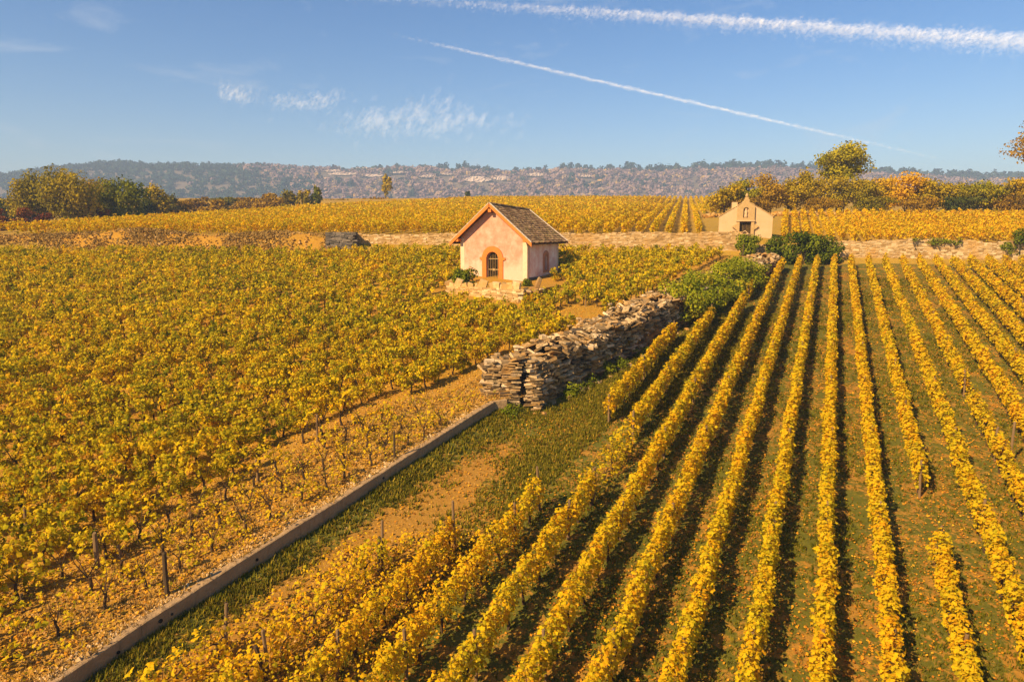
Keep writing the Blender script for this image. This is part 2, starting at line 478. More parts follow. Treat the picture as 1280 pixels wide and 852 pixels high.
# ------------------------------------------------------------------ ground shape
SL = 0.1305
BND = np.array([(-40, -30), (-14.6, 3), (-9.24, 12.46), (-8.38, 14.14), (-6.79, 16.96), (-5.13, 19.78), (-3.8, 22.17), (-1.43, 26.31), (-.75, 27.45), (0.94, 28.0), (4.73, 32.95), (10.87, 41.8), (16.3, 50.2), (22.44, 60.1), (24.2, 63), (26, 66)])
def xb(y): return np.interp(y, BND[:, 1], BND[:, 0])
def yb(x): return 64.0 - 0.025 * np.asarray(x, float)
STEP = 0.68
def z_lower(x, y): return SL * y + .05 * wob2(x * .6, y * .6) + .29 * np.exp(-((x - xb(y)) / 1.0) ** 2) * (np.asarray(y) < 28)
def z_terr(x, y): return SL * y + STEP + .05 * wob2(x * .5, y * .5, 3)
UB = np.array([(-62, 64), (-56, 68), (-50, 74), (-46, 88), (-40, 115), (-31, 145), (-8, 200), (70, 206)])
def x_left(y): return np.interp(y, UB[:, 1], UB[:, 0])
def z_upper(x, y):
    s = sstep(20, 29, x)
    yl = np.minimum(y, 215)
    l = 10.55 + .065 * (yl - 65) - .03 * np.clip(y - 215, 0, 300)
    r = 9.95 + .108 * (np.minimum(y, 92) - 65) + .045 * np.clip(y - 92, 0, 90)
    r = r * (1 - sstep(110, 190, y)) + l * sstep(110, 190, y)
    l = l - 2.4 * sstep(0, 12, x_left(y) - x) * (1 - sstep(150, 195, y))
    return l * (1 - s) + r * s + .12 * wob2(x * .12, y * .12, 1) * sstep(66, 80, y)

def grid_obj(name, X, Y, Z, mat, attrs=None, kind='structure', label=None):
    n, m = X.shape
    V = np.stack([X, Y, Z], -1).reshape(-1, 3)
    idx = np.arange(n * m).reshape(n, m)
    F = np.stack([idx[:-1, :-1], idx[:-1, 1:], idx[1:, 1:], idx[1:, :-1]], -1).reshape(-1, 4)
    o = put(name, mesh_np(name, V, F, attrs=attrs, smooth=True), None, mat)
    return tag(o, label, kind=kind)

# far sheet out to the hill, under everything
ys = np.concatenate([np.linspace(-200, 60, 14), np.linspace(64.4, 240, 30), np.linspace(260, 3000, 40)])
xs = np.concatenate([np.linspace(-2800, -200, 14), np.linspace(-180, 180, 46), np.linspace(200, 2800, 14)])
X, Y = np.meshgrid(xs, ys)
Z = np.where(Y < 64.2, SL * np.maximum(Y, -60) - .9, z_upper(X, Y) - .5)
Z = np.where(Y > 300, np.maximum(10.0, 17.3 - .02 * (Y - 300)), Z)
grid_obj('ground', X, Y, Z, M_UPPER, label='distant fields stretching to the wooded hill')

# lower vineyard and track
yy = np.concatenate([np.linspace(-30, 8, 16), np.linspace(8.5, 40, 120), np.linspace(40.5, 66, 56)])
uu = np.concatenate([np.linspace(0, 6, 40), np.linspace(6.4, 80, 90)])
Yg, U = np.meshgrid(yy, uu, indexing='ij')
Xg = xb(Yg) + U
bare = np.where(Yg < 27, np.exp(-((U - 2.3) / 1.3) ** 2) * .66, 0) * (1 - sstep(23.5, 27.5, Yg))
bare = bare + .07 * sstep(4, 6, U) + .36 + .30 * sstep(.9, 1.5, U) * (1 - sstep(18.5, 22, Yg)) * (1 - sstep(4.5, 6.5, U))
bare = bare - .35 * np.exp(-(U / .85) ** 2) - .25 * sstep(22, 27, Yg) * np.exp(-((U - 1.5) / 2.2) ** 2)
gw = 0.03 * np.sin(Xg * 23) * 0
grid_obj('vineyard_ground', Xg, Yg, z_lower(Xg, Yg), M_LOWER, {'bare': bare.ravel()}, label='grassy track and leaf strewn soil of the lower vineyard')

# upper terrace on the left
yy = np.concatenate([np.linspace(-30, 8, 10), np.linspace(8.5, 40, 90), np.linspace(40.6, 66, 44)])
uu = np.concatenate([[-.001], np.linspace(0, 8, 40), np.linspace(8.6, 90, 90)])
Yg, U = np.meshgrid(yy, uu, indexing='ij')
Xg = xb(Yg) - .06 - U - 1.5 * sstep(27.3, 28.6, Yg)
zt = z_terr(Xg, Yg) - 1.3 * (U < -.0005)
grid_obj('terrace_ground', Xg, Yg, zt, M_TERRACE, label='stony ochre soil of the upper terrace')

# ground above the boundary wall, with the bank at its front edge
vv = np.concatenate([[-1.0, -.01, .0], np.linspace(.5, 40, 60), np.linspace(42, 200, 70)])
xx = np.linspace(-170, 190, 240)
Vv, Xg = np.meshgrid(vv, xx, indexing='ij')
Yg = yb(Xg) + .35 + Vv
Zg = z_upper(Xg, Yg)
bank = sstep(-16, -19, Xg)
edge = (Vv < -.005)
Zg = np.where(edge, SL * Yg - .2, Zg)
Yg = np.where(edge, yb(Xg) + .33, Yg)
grid_obj('upper_ground', Xg, Yg, Zg, M_UPPER, label='gently rising golden fields above the boundary wall')

# wooded hill
PXS = np.array([-500, 0, 60, 150, 250, 420, 560, 700, 860, 1000, 1120, 1240, 1500, 1900])
PYS = np.array([264, 230, 222, 212, 212, 216, 219, 219, 218, 218, 226, 227, 238, 252])
RX = (PXS - 640) / FPX * 1250
RZ = (285 - PYS) / FPX * 1250 * 1.027 + CAMZ - 3
def z_hill(x, y):
    top = np.interp(x, RX, RZ) + 3.2 * wob(np.asarray(x) / 46.0, 3)
    t = sstep(640, 1260, y)
    n = .5 * wob2(x / 95, y / 120, 2) + .25 * wob2(x / 38, y / 45, 5)
    return 6 + (top - 6) * (.35 * t + .65 * t * t) + n * 7 * t * (1 - .8 * sstep(1150, 1260, y)) - .02 * np.clip(y - 1260, 0, 800)
Yg, Xg = np.meshgrid(np.linspace(600, 1900, 70), np.linspace(-2200, 2200, 180), indexing='ij')
grid_obj('hill', Xg, Yg, z_hill(Xg, Yg), M_HILL, label='long wooded limestone hill across the horizon')

# ------------------------------------------------------------------ vine rows of the lower field
ROWSL = 0.4604
def x_row(i, y): return 10.65 + (y - 22) * ROWSL + 1.49 * i
RDIR = np.array([ROWSL, 1.0]); RDIR /= np.linalg.norm(RDIR)
RNRM = np.array([RDIR[1], -RDIR[0]])

def trunk_vf(seed, h=.5, arms=True):
    r = random.Random(seed)
    pts = [(0, 0, -.08)]
    x = y = 0
    for k in range(1, 5):
        x += r.uniform(-.035, .035); y += r.uniform(-.035, .035)
        pts.append((x, y, h * k / 4))
    parts = [tube(pts, [.045, .04, .032, .034, .03], 6)]
    if arms:
        for s in (-1, 1):
            q = [(x, y, h - .02), (x + .12 * s * RDIR[0], y + .12 * s * RDIR[1], h + .06), (x + .34 * s * RDIR[0], y + .34 * s * RDIR[1], h + .07 + r.uniform(-.03, .04))]
            parts.append(tube(q, [.024, .018, .012], 5))
            for c in (.16, .34):
                b = (x + c * s * RDIR[0], y + c * s * RDIR[1], h + .06)
                parts.append(tube([b, (b[0] + r.uniform(-.06, .06), b[1] + r.uniform(-.06, .06), b[2] + .3), (b[0] + r.uniform(-.12, .12), b[1] + r.uniform(-.12, .12), b[2] + r.uniform(.45, .62))], [.008, .006, .003], 4))
    return join_vf(parts)
TRUNK_ME = []
for s in range(6):
    me = mesh_np('trunk', *trunk_vf(s)); me.materials.append(M_VTRUNK); TRUNK_ME.append(me)
def post_vf(h, r=.045, seed=0):
    q = random.Random(seed)
    return tube([(0, 0, -.2), (q.uniform(-.01, .01), q.uniform(-.01, .01), h * .5), (q.uniform(-.02, .02), q.uniform(-.02, .02), h - .03), (0, 0, h)], [r * 1.05, r, r * .95, r * .7], 8)
POST_ME = []
for s in range(3):
    me = mesh_np('post', *post_vf(1.28, .04, s)); me.materials.append(M_POST); POST_ME.append(me)

def row_foliage(i, y0, y1, dens, xf, zf, rdir, rnrm, lodfn, tone0, seed, hgt=1.18, hw=.23, low=.33, gap=0.0):
    """leaf soup of a clipped hedge-like row between y0 and y1"""
    rng = np.random.default_rng(seed)
    sp = Soup()
    y = y0
    while y < y1:
        e = min(y + 3.0, y1)
        lod, per_m, size = lodfn((y + e) / 2)
        n = int(per_m * dens * .95 * (e - y) / rdir[1])
        if n > 0:
            yc = rng.uniform(y, e, n)
            s = yc / rdir[1]
            # bulges of single plants
            ph = wob(s * 5.6, seed) * .5 + wob(s * 2.1, seed + 4) * .5
            top = hgt * (1 + .21 * ph) + rng.normal(0, .04, n) + np.where(rng.uniform(0, 1, n) > .94, rng.uniform(0, .22, n), 0)
            v = rng.beta(1.6, 1.15, n)
            hz = low + (top - low) * v
            prof = np.where(v < .55, .55 + .45 * v / .55, 1 - .55 * ((v - .55) / .45) ** 2)
            w = hw * prof * (1 + .42 * wob(s * 4.3, seed + 9) + .2 * wob(s * 11, seed + 6))
            side = rng.choice([-1, 1], n)
            off = side * w * np.where(v > .6, rng.uniform(0, 1.08, n), np.sqrt(rng.uniform(.12, 1.15, n)))
            off += .05 * wob(s * .9, seed + 2)
            ok = np.ones(n, bool)
            if gap > 0:
                ok = rng.uniform(0, 1, n) > gap * (.5 + .9 * wob(s * 1.7, seed + 7)) * 1.0
                ok &= rng.uniform(0, 1, n) > gap * .4
            yy_ = yc + off * rnrm[1]
            xx_ = xf(yc) + off * rnrm[0]
            P = np.stack([xx_, yy_, zf(xx_, yy_) + hz], -1)[ok]
            N = np.stack([side * rnrm[0] * (1.0 - .55 * v), side * rnrm[1] * (1.0 - .55 * v), .25 + .95 * v], -1)[ok]
            pl = wob(s * 2.7, seed + 3) * .11 + wob(s * .35, seed + 5) * .06
            lumps = wob(s * 9 + hz * 7, seed + 1) * .07
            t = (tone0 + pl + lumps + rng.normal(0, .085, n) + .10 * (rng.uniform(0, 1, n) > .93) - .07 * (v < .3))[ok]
            sz = (size * rng.uniform(.6, 1.3, n))[ok]
            sp.add(*leaves(P, N, sz, t, lod, rng, .55))
        y = e
    return sp

def lod_low(y):
    if y < 18: return 0, 430, .105
    if y < 22: return 1, 480, .11
    if y < 32: return 1, 400, .13
    if y < 46: return 1, 300, .155
    return 1, 210, .18

_O1 = 'first second third fourth fifth sixth seventh eighth ninth tenth eleventh twelfth thirteenth fourteenth fifteenth sixteenth seventeenth eighteenth nineteenth'.split()
ORD = list(_O1)
for _t, _u in (('twenty', 'twentieth'), ('thirty', 'thirtieth'), ('forty', 'fortieth'), ('fifty', 'fiftieth')):
    ORD += [_u] + [_t + '-' + w for w in _O1[:9]]
SEGS = {-9: [(9, 14.0, .62)], -8: [(8, 17.1, .66)], -7: [(8, 18.0, .78)], -6: [(8, 20.1, .85), (26.6, 38.2, .95)], -5: [(8, 20.5, .95), (20.5, 25, .6), (25, 41.8, .95)],
        -4: [(8, 45.6, 1), (47.6, 60, 1)], -3: [(8, 58.8, 1)], -2: [(8, 60, 1)], 2: [(8, 17.2, 1), (20.9, 60.3, 1)], 4: [(8, 23.4, .9), (23.4, 27.8, .75), (29.6, 60.3, 1)]}
EXTRA = {-9: ', short and nearly bare', -8: ', sparse, with dark stakes', -7: ' with a tall stake at its far end',
         -6: ', broken in two by the dirt track', -5: ', thin where the dirt track meets it', -4: ' with a short break beside the ivy hedge', -3: ', ending by the ivy hedge',
         0: ', running straight up the picture', 2: ' with a bare brown gap midway', 4: ' with a pale stake at its gap'}
rowroots = {}
for k, i in enumerate(range(-9, 14)):
    segs = SEGS.get(i, [(8, 60.4, 1)])
    ystart = 8
    if i > 2:                                     # rows that enter the picture from the side
        ystart = max(8, (10.65 - 22 * ROWSL + 1.49 * i - 2) / (.755 - ROWSL) - 3)
    root = thing('vine_row', 'golden vine row, %s from the grass track%s' % (ORD[k], EXTRA.get(i, '')), 'vine row',
                 (float(x_row(i, max(ystart, segs[0][0]))), float(max(ystart, segs[0][0])), float(SL * max(ystart, segs[0][0]))), 0, 'rows of trained vines in the lower field')
    inv = -np.array(root.location)
    rowroots[i] = root
    sp = Soup()
    for (a, b, dn) in segs:
        a = max(a, ystart)
        if b <= a: continue
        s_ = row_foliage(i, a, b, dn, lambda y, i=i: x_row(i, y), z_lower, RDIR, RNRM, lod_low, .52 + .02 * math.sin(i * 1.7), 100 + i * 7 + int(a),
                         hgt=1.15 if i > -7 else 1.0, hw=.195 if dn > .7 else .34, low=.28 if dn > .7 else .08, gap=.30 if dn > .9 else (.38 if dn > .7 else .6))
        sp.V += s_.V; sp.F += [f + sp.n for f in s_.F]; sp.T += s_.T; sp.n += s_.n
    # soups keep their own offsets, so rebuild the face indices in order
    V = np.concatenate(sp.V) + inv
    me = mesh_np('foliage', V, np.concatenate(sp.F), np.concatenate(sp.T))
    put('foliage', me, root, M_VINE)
    # trunks and posts that can be seen under or beside the leaves
    for (a, b, dn) in segs:
        a = max(a, ystart)
        y = a + .35; q = 0
        while y < min(b, 46 if i < 1 else 30):
            x = float(x_row(i, y))
            o = put('trunk', TRUNK_ME[(q + i) % 6], root)
            o.location = (x + inv[0], y + inv[1], float(z_lower(x, y)) + inv[2])
            o.scale = (1, 1, random.uniform(.85, 1.1)); q += 1
            y += .92 * random.uniform(.9, 1.1)
        if b < a: continue
        yp = np.arange(a + .1, b, 5.2)
        yp = list(yp) + ([b] if b - a > 2 else [])
        for y in yp:
            x = float(x_row(i, y)) + .03
            o = put('post', random.choice(POST_ME), root)
            o.location = (x + inv[0], float(y) + inv[1], float(z_lower(x, y)) + inv[2])
            o.rotation_euler = (random.uniform(-.05, .05), random.uniform(-.05, .05), random.uniform(0, 6))
            hi = 1.0
            if (i, round(float(y), 1)) in ((-6, 20.1), (-7, 18.0), (-8, 17.1)): hi = 1.14
            o.scale = (1, 1, hi * random.uniform(.88, .98) if hi == 1 else hi)

# ------------------------------------------------------------------ concrete retaining wall
wpts = [(x, y) for x, y in BND if 2 <= y <= 26.5]
dense = []
ty = np.concatenate([np.linspace(3, 26.2, 60)])
root = thing('retaining_wall', 'low weathered grey concrete retaining wall beside the grassy track', 'wall', (float(xb(12)), 12, float(SL * 12)))
inv = -np.array(root.location)
def wall_strip(y0, y1, n, lo, hi, out0, out1, mat, name, seed):
    ys_ = np.linspace(y0, y1, n)
    V = []
    for j, y in enumerate(ys_):
        d = np.array([float(xb(y + .2) - xb(y - .2)), .4]); d /= np.linalg.norm(d)
        nr = np.array([d[1], -d[0]])
        x = float(xb(y))
        wv = .016 * float(wob(y * 3.1, seed)) + .008 * math.sin(y * 23 + 2 * math.sin(y * 9))
        zl_ = SL * y
        for (o_, z_) in ((out1 + wv, lo), (out1 + wv * .5, hi - .02 + wv), (out1 - .03, hi + wv), (out0, hi + wv), (out0, lo)):
            V.append((x + nr[0] * o_ + inv[0], y + nr[1] * o_ + inv[1], zl_ + z_ + inv[2]))
    F = []
    k = 5
    for j in range(n - 1):
        for q in range(k):
            a, b = j * k + q, j * k + (q + 1) % k
            F += [(a, b, b + k), (a, b + k, a + k)]
    for q in range(1, k - 1):
        F += [(0, q + 1, q), ((n - 1) * k, (n - 1) * k + q, (n - 1) * k + q + 1)]
    return put(name, mesh_np(name, np.array(V), np.array(F)), root, mat)
cuts = [3, 7.3, 10.4, 14.1, 18.2, 21.6, 24.4, 26.3, 27.62]
for a, b in zip(cuts[:-1], cuts[1:]):
    wall_strip(a + .003, b - .003, 36, -.3, STEP + .015, -.12, .10, M_CONCRETE, 'panel', 1.0)
wall_strip(9, 19, 24, -.3, .13, .08, .19, M_CONCRETE, 'footing', 2)
for y in (13.6, 14.5, 14.75, 16.9, 21.3):                # weep holes as near-black plugs, the shade inside put into their colour
    d = np.array([float(xb(y + .2) - xb(y - .2)), .4]); d /= np.linalg.norm(d); nr = np.array([d[1], -d[0]])
    x = float(xb(y)); z = SL * y + .47 + random.uniform(-.05, .06)
    c = np.array([x + nr[0] * .1, y + nr[1] * .1, z]) + inv
    v, f = tube([c - np.array([nr[0], nr[1], 0]) * .02, c + np.array([nr[0], nr[1], 0]) * .016], [random.uniform(.03, .055)] * 2, 8)
    put('weep_hole', mesh_np('weep_hole', v, f), root, M_SHADE)

# ------------------------------------------------------------------ stones
def stone_vf(seed, flat=.35):
    r = random.Random(seed)
    n = r.choice([5, 6, 6, 7])
    a0 = r.uniform(0, 6)
    o = []
    for k in range(n):
        t = a0 + 2 * math.pi * (k + r.uniform(-.25, .25)) / n
        q = r.uniform(.78, 1.08)
        o.append((q * math.cos(t), q * math.sin(t)))
    V = []
    for (z, s) in ((-.5, .84), (0, 1.0), (.5, .82)):
        for (x, y) in o: V.append((.5 * x * s * r.uniform(.94, 1.04), .5 * y * s * r.uniform(.94, 1.04), z * flat * r.uniform(.85, 1.1)))
    F = []
    for l in (0, 1):
        for k in range(n):
            a, b = l * n + k, l * n + (k + 1) % n
            F += [(a, b, b + n), (a, b + n, a + n)]
    for k in range(1, n - 1):
        F += [(0, k + 1, k), (2 * n, 2 * n + k, 2 * n + k + 1)]
    return np.array(V), np.array(F)
STONES = [stone_vf(s, 1.0) for s in range(16)]
def block_vf(seed):
    r = random.Random(seed + 900)
    V, F = box(-.5, .5, -.5, .5, -.5, .5)
    V = V + np.array([[r.uniform(-.05, .05), r.uniform(-.05, .05), r.uniform(-.09, .09)] for _ in range(8)])
    return V, F
STONES += [block_vf(s) for s in range(16)]

def rotm(rx, ry, rz):
    return np.array(Matrix.Rotation(rz, 3, 'Z') @ Matrix.Rotation(ry, 3, 'Y') @ Matrix.Rotation(rx, 3, 'X'))

class StonePile:
    def __init__(self): self.items = []
    def add(self, c, size, rot, block=False): self.items.append((np.array(c, float), np.array(size, float), rot, random.randrange(16) + (16 if block else 0)))
    def emit(self, root, mat, parts=0, name='stone', rest='stonework', key=None):
        """the first `parts` stones (by key) are objects of their own, the rest one joined part"""
        inv = np.array(root.location); 
        Rw = np.array(Matrix.Rotation(-root.rotation_euler.z, 3, 'Z'))
        it = sorted(self.items, key=key) if key else self.items
        mes = {}
        for (c, s, rot, k) in it[:parts]:
            if k not in mes:
                mes[k] = mesh_np(name, *STONES[k]); mes[k].materials.append(mat)
            o = put(name, mes[k], root)
            M = Matrix(np.array(Rw @ rot).tolist()).to_4x4()
            o.matrix_local = Matrix.Translation(Vector((Rw @ (c - inv)).tolist())) @ M @ Matrix.Diagonal(Vector((*s.tolist(), 1)))
        if len(it) > parts:
            P = []
            for (c, s, rot, k) in it[parts:]:
                v, f = STONES[k]
                P.append((((v * s) @ rot.T + c - inv) @ Rw.T, f))
            V, F = join_vf(P)
            o = put(rest, mesh_np(rest, V, F), root, mat)
            o['kind'] = 'stuff'
            return o

# ------------------------------------------------------------------ tumbled dry stone wall
WDIR0 = np.array([9.93, 13.9]); WDIR0 /= np.linalg.norm(WDIR0)
WN = np.array([WDIR0[1], -WDIR0[0]])                      # points to the lower field
A0 = np.array([0.94, 27.9])                               # near right foot of the wall
WLEN = 38.0
root = thing('dry_stone_wall', 'broad tumbledown dry stone wall of flat slabs between the two vineyards', 'stone wall', (A0[0], A0[1], SL * A0[1]), 0)
pile = StonePile()
def wtop(t):
    h = 2.02 - .25 * sstep(13, 17, t) - .45 * sstep(24, 34, t)
    return h + .22 * wob(np.asarray(t) * 1.5, 2) - .16 * np.exp(-((np.asarray(t) - 5.2) / .9) ** 2) - .2 * np.exp(-((np.asarray(t) - 9.0) / .7) ** 2)
def wbulge(t): return .16 * wob(t * 1.35, 5) - .42 * np.exp(-((t - 4.3) / .35) ** 2) - .5 * np.exp(-((t - 8.6) / .4) ** 2) - .25 * np.exp(-((t - 13.2) / .5) ** 2)
WW = 2.25
wang = math.atan2(WDIR0[1], WDIR0[0])
def wpos(t, off, h):  # along, across, up
    p = A0 + WDIR0 * t + WN * off
    return (p[0], p[1], SL * p[1] + h)
# right face
h = .02
t_ = 0
hh = 0.0
while hh < 2.1:
    th = random.uniform(.06, .12)
    t = random.uniform(-.1, .2)
    while t < WLEN:
        far = t > 18
        L = random.uniform(.22, .62) * (1.25 if far else 1)
        if hh < float(wtop(t)) - .05:
            lean = -.22 * hh / 2 * 1.0
            off = float(wbulge(t)) + lean + random.uniform(-.16, .10)
            tum = random.random() < (.55 if 1.0 < t else .2)
            rz = wang + random.uniform(-.18, .18) + (random.uniform(-.8, .8) if tum else 0)
            rx = random.uniform(-.1, .1) + (random.uniform(-.6, .6) if tum else 0)
            ry = random.uniform(-.08, .08) + (random.uniform(-.4, .4) if tum else 0)
            pile.add(wpos(t + L / 2, off - .16, hh + th / 2), (L * 1.12, random.uniform(.3, .55), th * random.uniform(.8, 1.3)), rotm(rx, ry, rz), random.random() < .6)
        t += L
    hh += th
# top, tumbled slabs
for q in range(1150):
    o_ = random.uniform(-WW, -.05)
    t = random.uniform(.75 + .714 * o_, WLEN)
    hgt = float(wtop(t)) * (1 - .20 * ((o_ + WW * .45) / (WW * .55)) ** 2) + random.uniform(-.1, .05)
    s = random.uniform(.22, .68)
    pile.add(wpos(t, o_ + float(wbulge(t)) * .3, hgt), (s, s * random.uniform(.5, .85), random.uniform(.05, .11)), rotm(random.uniform(-.6, .6), random.uniform(-.6, .6), random.uniform(0, 6.3)), random.random() < .65)
# near end, three stacks with dark clefts between them
for (o0, o1, dt) in ((-2.12, -1.50, -1.10), (-1.30, -.66, -.86), (-.46, 0.10, -.26)):
    hh = -.05
    mx = 2.0 if o0 < -1 else 1.62
    if o0 > -.6: mx = 1.42
    while hh < mx:
        th = random.uniform(.04, .085)
        o_ = o0 + random.uniform(-.05, .05)
        while o_ < o1 - .08:
            L = min(random.uniform(.18, .5), o1 - o_ + .08)
            pile.add(wpos(dt + .35 * (o_ - o0) + random.uniform(-.06, .08) + .25 + .10 * hh, o_ + L / 2, hh + th / 2), (L * 1.25, .6, th * 1.02), rotm(random.uniform(-.05, .05) + (random.uniform(-.3, .3) if hh > mx - .5 else 0), random.uniform(-.05, .05), .05 + random.uniform(-.16, .16)), random.random() < .75)
            o_ += L
        hh += th
# left face, low above the terrace
for q in range(260):
    t = random.uniform(.2, WLEN)
    hh = random.uniform(.5, float(wtop(t)))
    pile.add(wpos(t, -WW + random.uniform(-.05, .1), hh), (random.uniform(.3, .55), .35, random.uniform(.08, .13)), rotm(random.uniform(-.15, .15), random.uniform(-.1, .1), wang + random.uniform(-.2, .2)))
# fallen stones along the foot
for q in range(120):
    t = random.uniform(-.3, 22)
    s = random.uniform(.12, .4)
    pile.add(wpos(t, random.uniform(.05, .65) + float(wbulge(t)), s * .1), (s, s * .8, s * .35), rotm(random.uniform(-.5, .5), random.uniform(-.5, .5), random.uniform(0, 6)))
def camkey(it):
    c = it[0]; return (c[0] ** 2 + c[1] ** 2) / (it[1][0] * it[1][0] + .02)
pile.emit(root, M_STONE, 300, 'stone', 'small_stones', key=camkey)
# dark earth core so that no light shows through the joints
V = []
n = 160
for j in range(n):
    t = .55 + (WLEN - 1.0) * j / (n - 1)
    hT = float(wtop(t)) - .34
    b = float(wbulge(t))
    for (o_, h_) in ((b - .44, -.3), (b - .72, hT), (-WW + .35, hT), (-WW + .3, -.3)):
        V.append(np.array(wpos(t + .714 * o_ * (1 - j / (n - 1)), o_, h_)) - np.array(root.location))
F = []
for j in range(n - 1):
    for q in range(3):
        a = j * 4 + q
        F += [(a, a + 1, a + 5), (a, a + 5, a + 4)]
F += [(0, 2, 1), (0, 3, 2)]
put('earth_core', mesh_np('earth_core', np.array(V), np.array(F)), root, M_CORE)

# ------------------------------------------------------------------ ivy
def bush_leaves(cl, n, size, tone0, lod=1, seed=0, tv=1.0, jit=.5, shell=.35):
    """cl: list of (centre, radii) lobes; leaves sit near the surface of the lobes"""
    rng = np.random.default_rng(seed)
    sp = Soup()
    vol = np.array([max(r[0] * r[1], r[0] * r[2], r[1] * r[2]) for c, r in cl]); vol = vol / vol.sum()
    for (c, r), w in zip(cl, vol):
        m = max(6, int(n * w))
        D = rng.normal(0, 1, (m, 3)); D /= np.linalg.norm(D, axis=1, keepdims=True)
        q = 1 - shell * rng.uniform(0, 1, m) ** 1.5 + rng.normal(0, .07, m)
        P = np.array(c) + D * np.array(r) * q[:, None]
        N = D / np.array(r); N /= np.linalg.norm(N, axis=1, keepdims=True)
        N[:, 2] += .3
        t = tone0 + tv * (rng.normal(0, .12) + rng.normal(0, .13, m))
        sp.add(*leaves(P, N, size * rng.uniform(.65, 1.25, m), t, lod, rng, jit))
    return sp

def ivy_mass(label, lobes, n, size, tone, seed, cat='ivy', name='ivy_hedge', mat=None):
    base = np.array(lobes[0][0]); base = np.array([base[0], base[1], min(c[2] - r[2] for c, r in lobes)])
    r_ = thing(name, label, cat, tuple(base))
    lob = [(np.array(c) - base, r) for c, r in lobes]
    put('foliage', bush_leaves(lob, n, size, tone, 1, seed).mesh('foliage'), r_, mat or M_IVY)
    st = []
    rr = random.Random(seed)
    for (c, r) in lob[::3]:
        b = np.array([c[0] + rr.uniform(-.2, .2), c[1] + rr.uniform(-.2, .2), -.1])
        st.append(tube([b, b + np.array([rr.uniform(-.2, .2), rr.uniform(-.2, .2), c[2] * .6]), c], [.06, .045, .02], 5))
    put('stem', mesh_np('stem', *join_vf(st)), r_, M_BARK)
    return r_
lobes = []
rr = random.Random(4)
for q in range(96):
    t = rr.uniform(15.2, 31)
    taper = min(1, (t - 14.4) / 2.2, (32.5 - t) / 4)
    s = rr.uniform(.45, .85) * (.55 + .45 * taper)
    o_ = rr.uniform(-1.15, .7)
    hz = (float(wtop(t)) + .22) * (1 if o_ < 0 else rr.uniform(.35, .9)) + rr.uniform(-.25, .22)
    lobes.append((np.array(wpos(t, o_, hz)), (s, s, s * .75)))
for q in range(40):
    t = rr.uniform(16, 30); s = rr.uniform(.4, .7)
    lobes.append((np.array(wpos(t, rr.uniform(.25, .65), rr.uniform(.25, 1.2))), (s, s, s)))
ivy_mass('yellow-green ivy and bramble hedge smothering the middle of the stone wall', lobes, 19000, .15, .72, 21, name='ivy_hedge')

# ------------------------------------------------------------------ house
HT = R(30)
HP = np.array([1.13, 50.98]); HZ = SL * HP[1] + STEP + .02
W, L = 5.95, 5.2
house = thing('stone_hut', 'small peach plastered vineyard hut with brown tiled gable roof and arched door', 'house', (HP[0], HP[1], HZ), -HT)
he, ridge_f, ridge_b, eave_x = 3.12, 5.74, 5.42, .52
eave_z = 2.93
slope = (ridge_f - eave_z) / (W / 2 + eave_x)
def roof_z(x, y, under=.0):
    rz_ = ridge_f + (ridge_b - ridge_f) * (y + .5) / (L + 1.0)
    d = abs(x + W / 2) / (W / 2 + eave_x)
    return rz_ + (eave_z - rz_) * d - under
wz = lambda x, y: roof_z(x, y, .14)
dcx = -W * .505
door = arch(dcx, 1.12, -.02, 1.62, 12)
TH = .38
fr = slab_holes([(-W, -1.2), (0, -1.2), (0, wz(0, 0)), (-W / 2, wz(-W / 2, 0)), (-W, wz(-W, 0))], [door], TH, lambda u, v, d: (u, d, v))
bm_obj('wall', fr, M_PLASTER, house)['label'] = 'front gable wall with arched doorway'
bk = slab_holes([(-W, -1.2), (0, -1.2), (0, wz(0, L)), (-W / 2, wz(-W / 2, L)), (-W, wz(-W, L))], [], TH, lambda u, v, d: (u, L - TH + d, v))
bm_obj('wall', bk, M_PLASTER_SIDE, house)
wcy = L * .58
win = arch(wcy, .52, .72, 1.72, 8)
sw = slab_holes([(TH, -1.2), (L - TH, -1.2), (L - TH, wz(0, L)), (TH, wz(0, 0))], [win], TH, lambda u, v, d: (-d, u, v))
bm_obj('wall', sw, M_PLASTER_SIDE, house)['label'] = 'side wall with narrow arched window'
lw = slab_holes([(TH, -1.2), (L - TH, -1.2), (L - TH, wz(-W, L)), (TH, wz(-W, 0))], [], TH, lambda u, v, d: (-W + d, u, v))
bm_obj('wall', lw, M_PLASTER, house)
# near-black floor, the room's shade put into its colour
vf_obj('floor', box(-W + TH + .01, -TH - .01, TH + .01, L - TH - .01, -.3, -.04), M_SHADE, house)
vf_obj('shade_lining', box(-W + TH + .01, -TH - .01, 1.3, 1.4, -.035, 2.8), M_SHADE, house)  # added near-black panel, no real wall, so the doorway reads dark
# pale corner strips
for (x0, x1) in ((-W - .012, -W + .36), (-.38, .012)):
    xc = x0 if x0 < -W / 2 else x1
    vf_obj('quoin', box(x0, x1, -.014, -.001, -1.1, wz(xc, 0) - .04), M_QUOIN, house)
vf_obj('quoin', box(.001, .016, -.014, .26, -1.1, wz(.016, 0) - .06), M_QUOIN, house)
vf_obj('quoin', box(.001, .014, L - .26, L + .01, -1.1, wz(.014, L) - .06), M_QUOIN, house)
vf_obj('plinth', box(.001, .05, .27, L - .27, -1.1, .28), M_STONE_DARK, house)
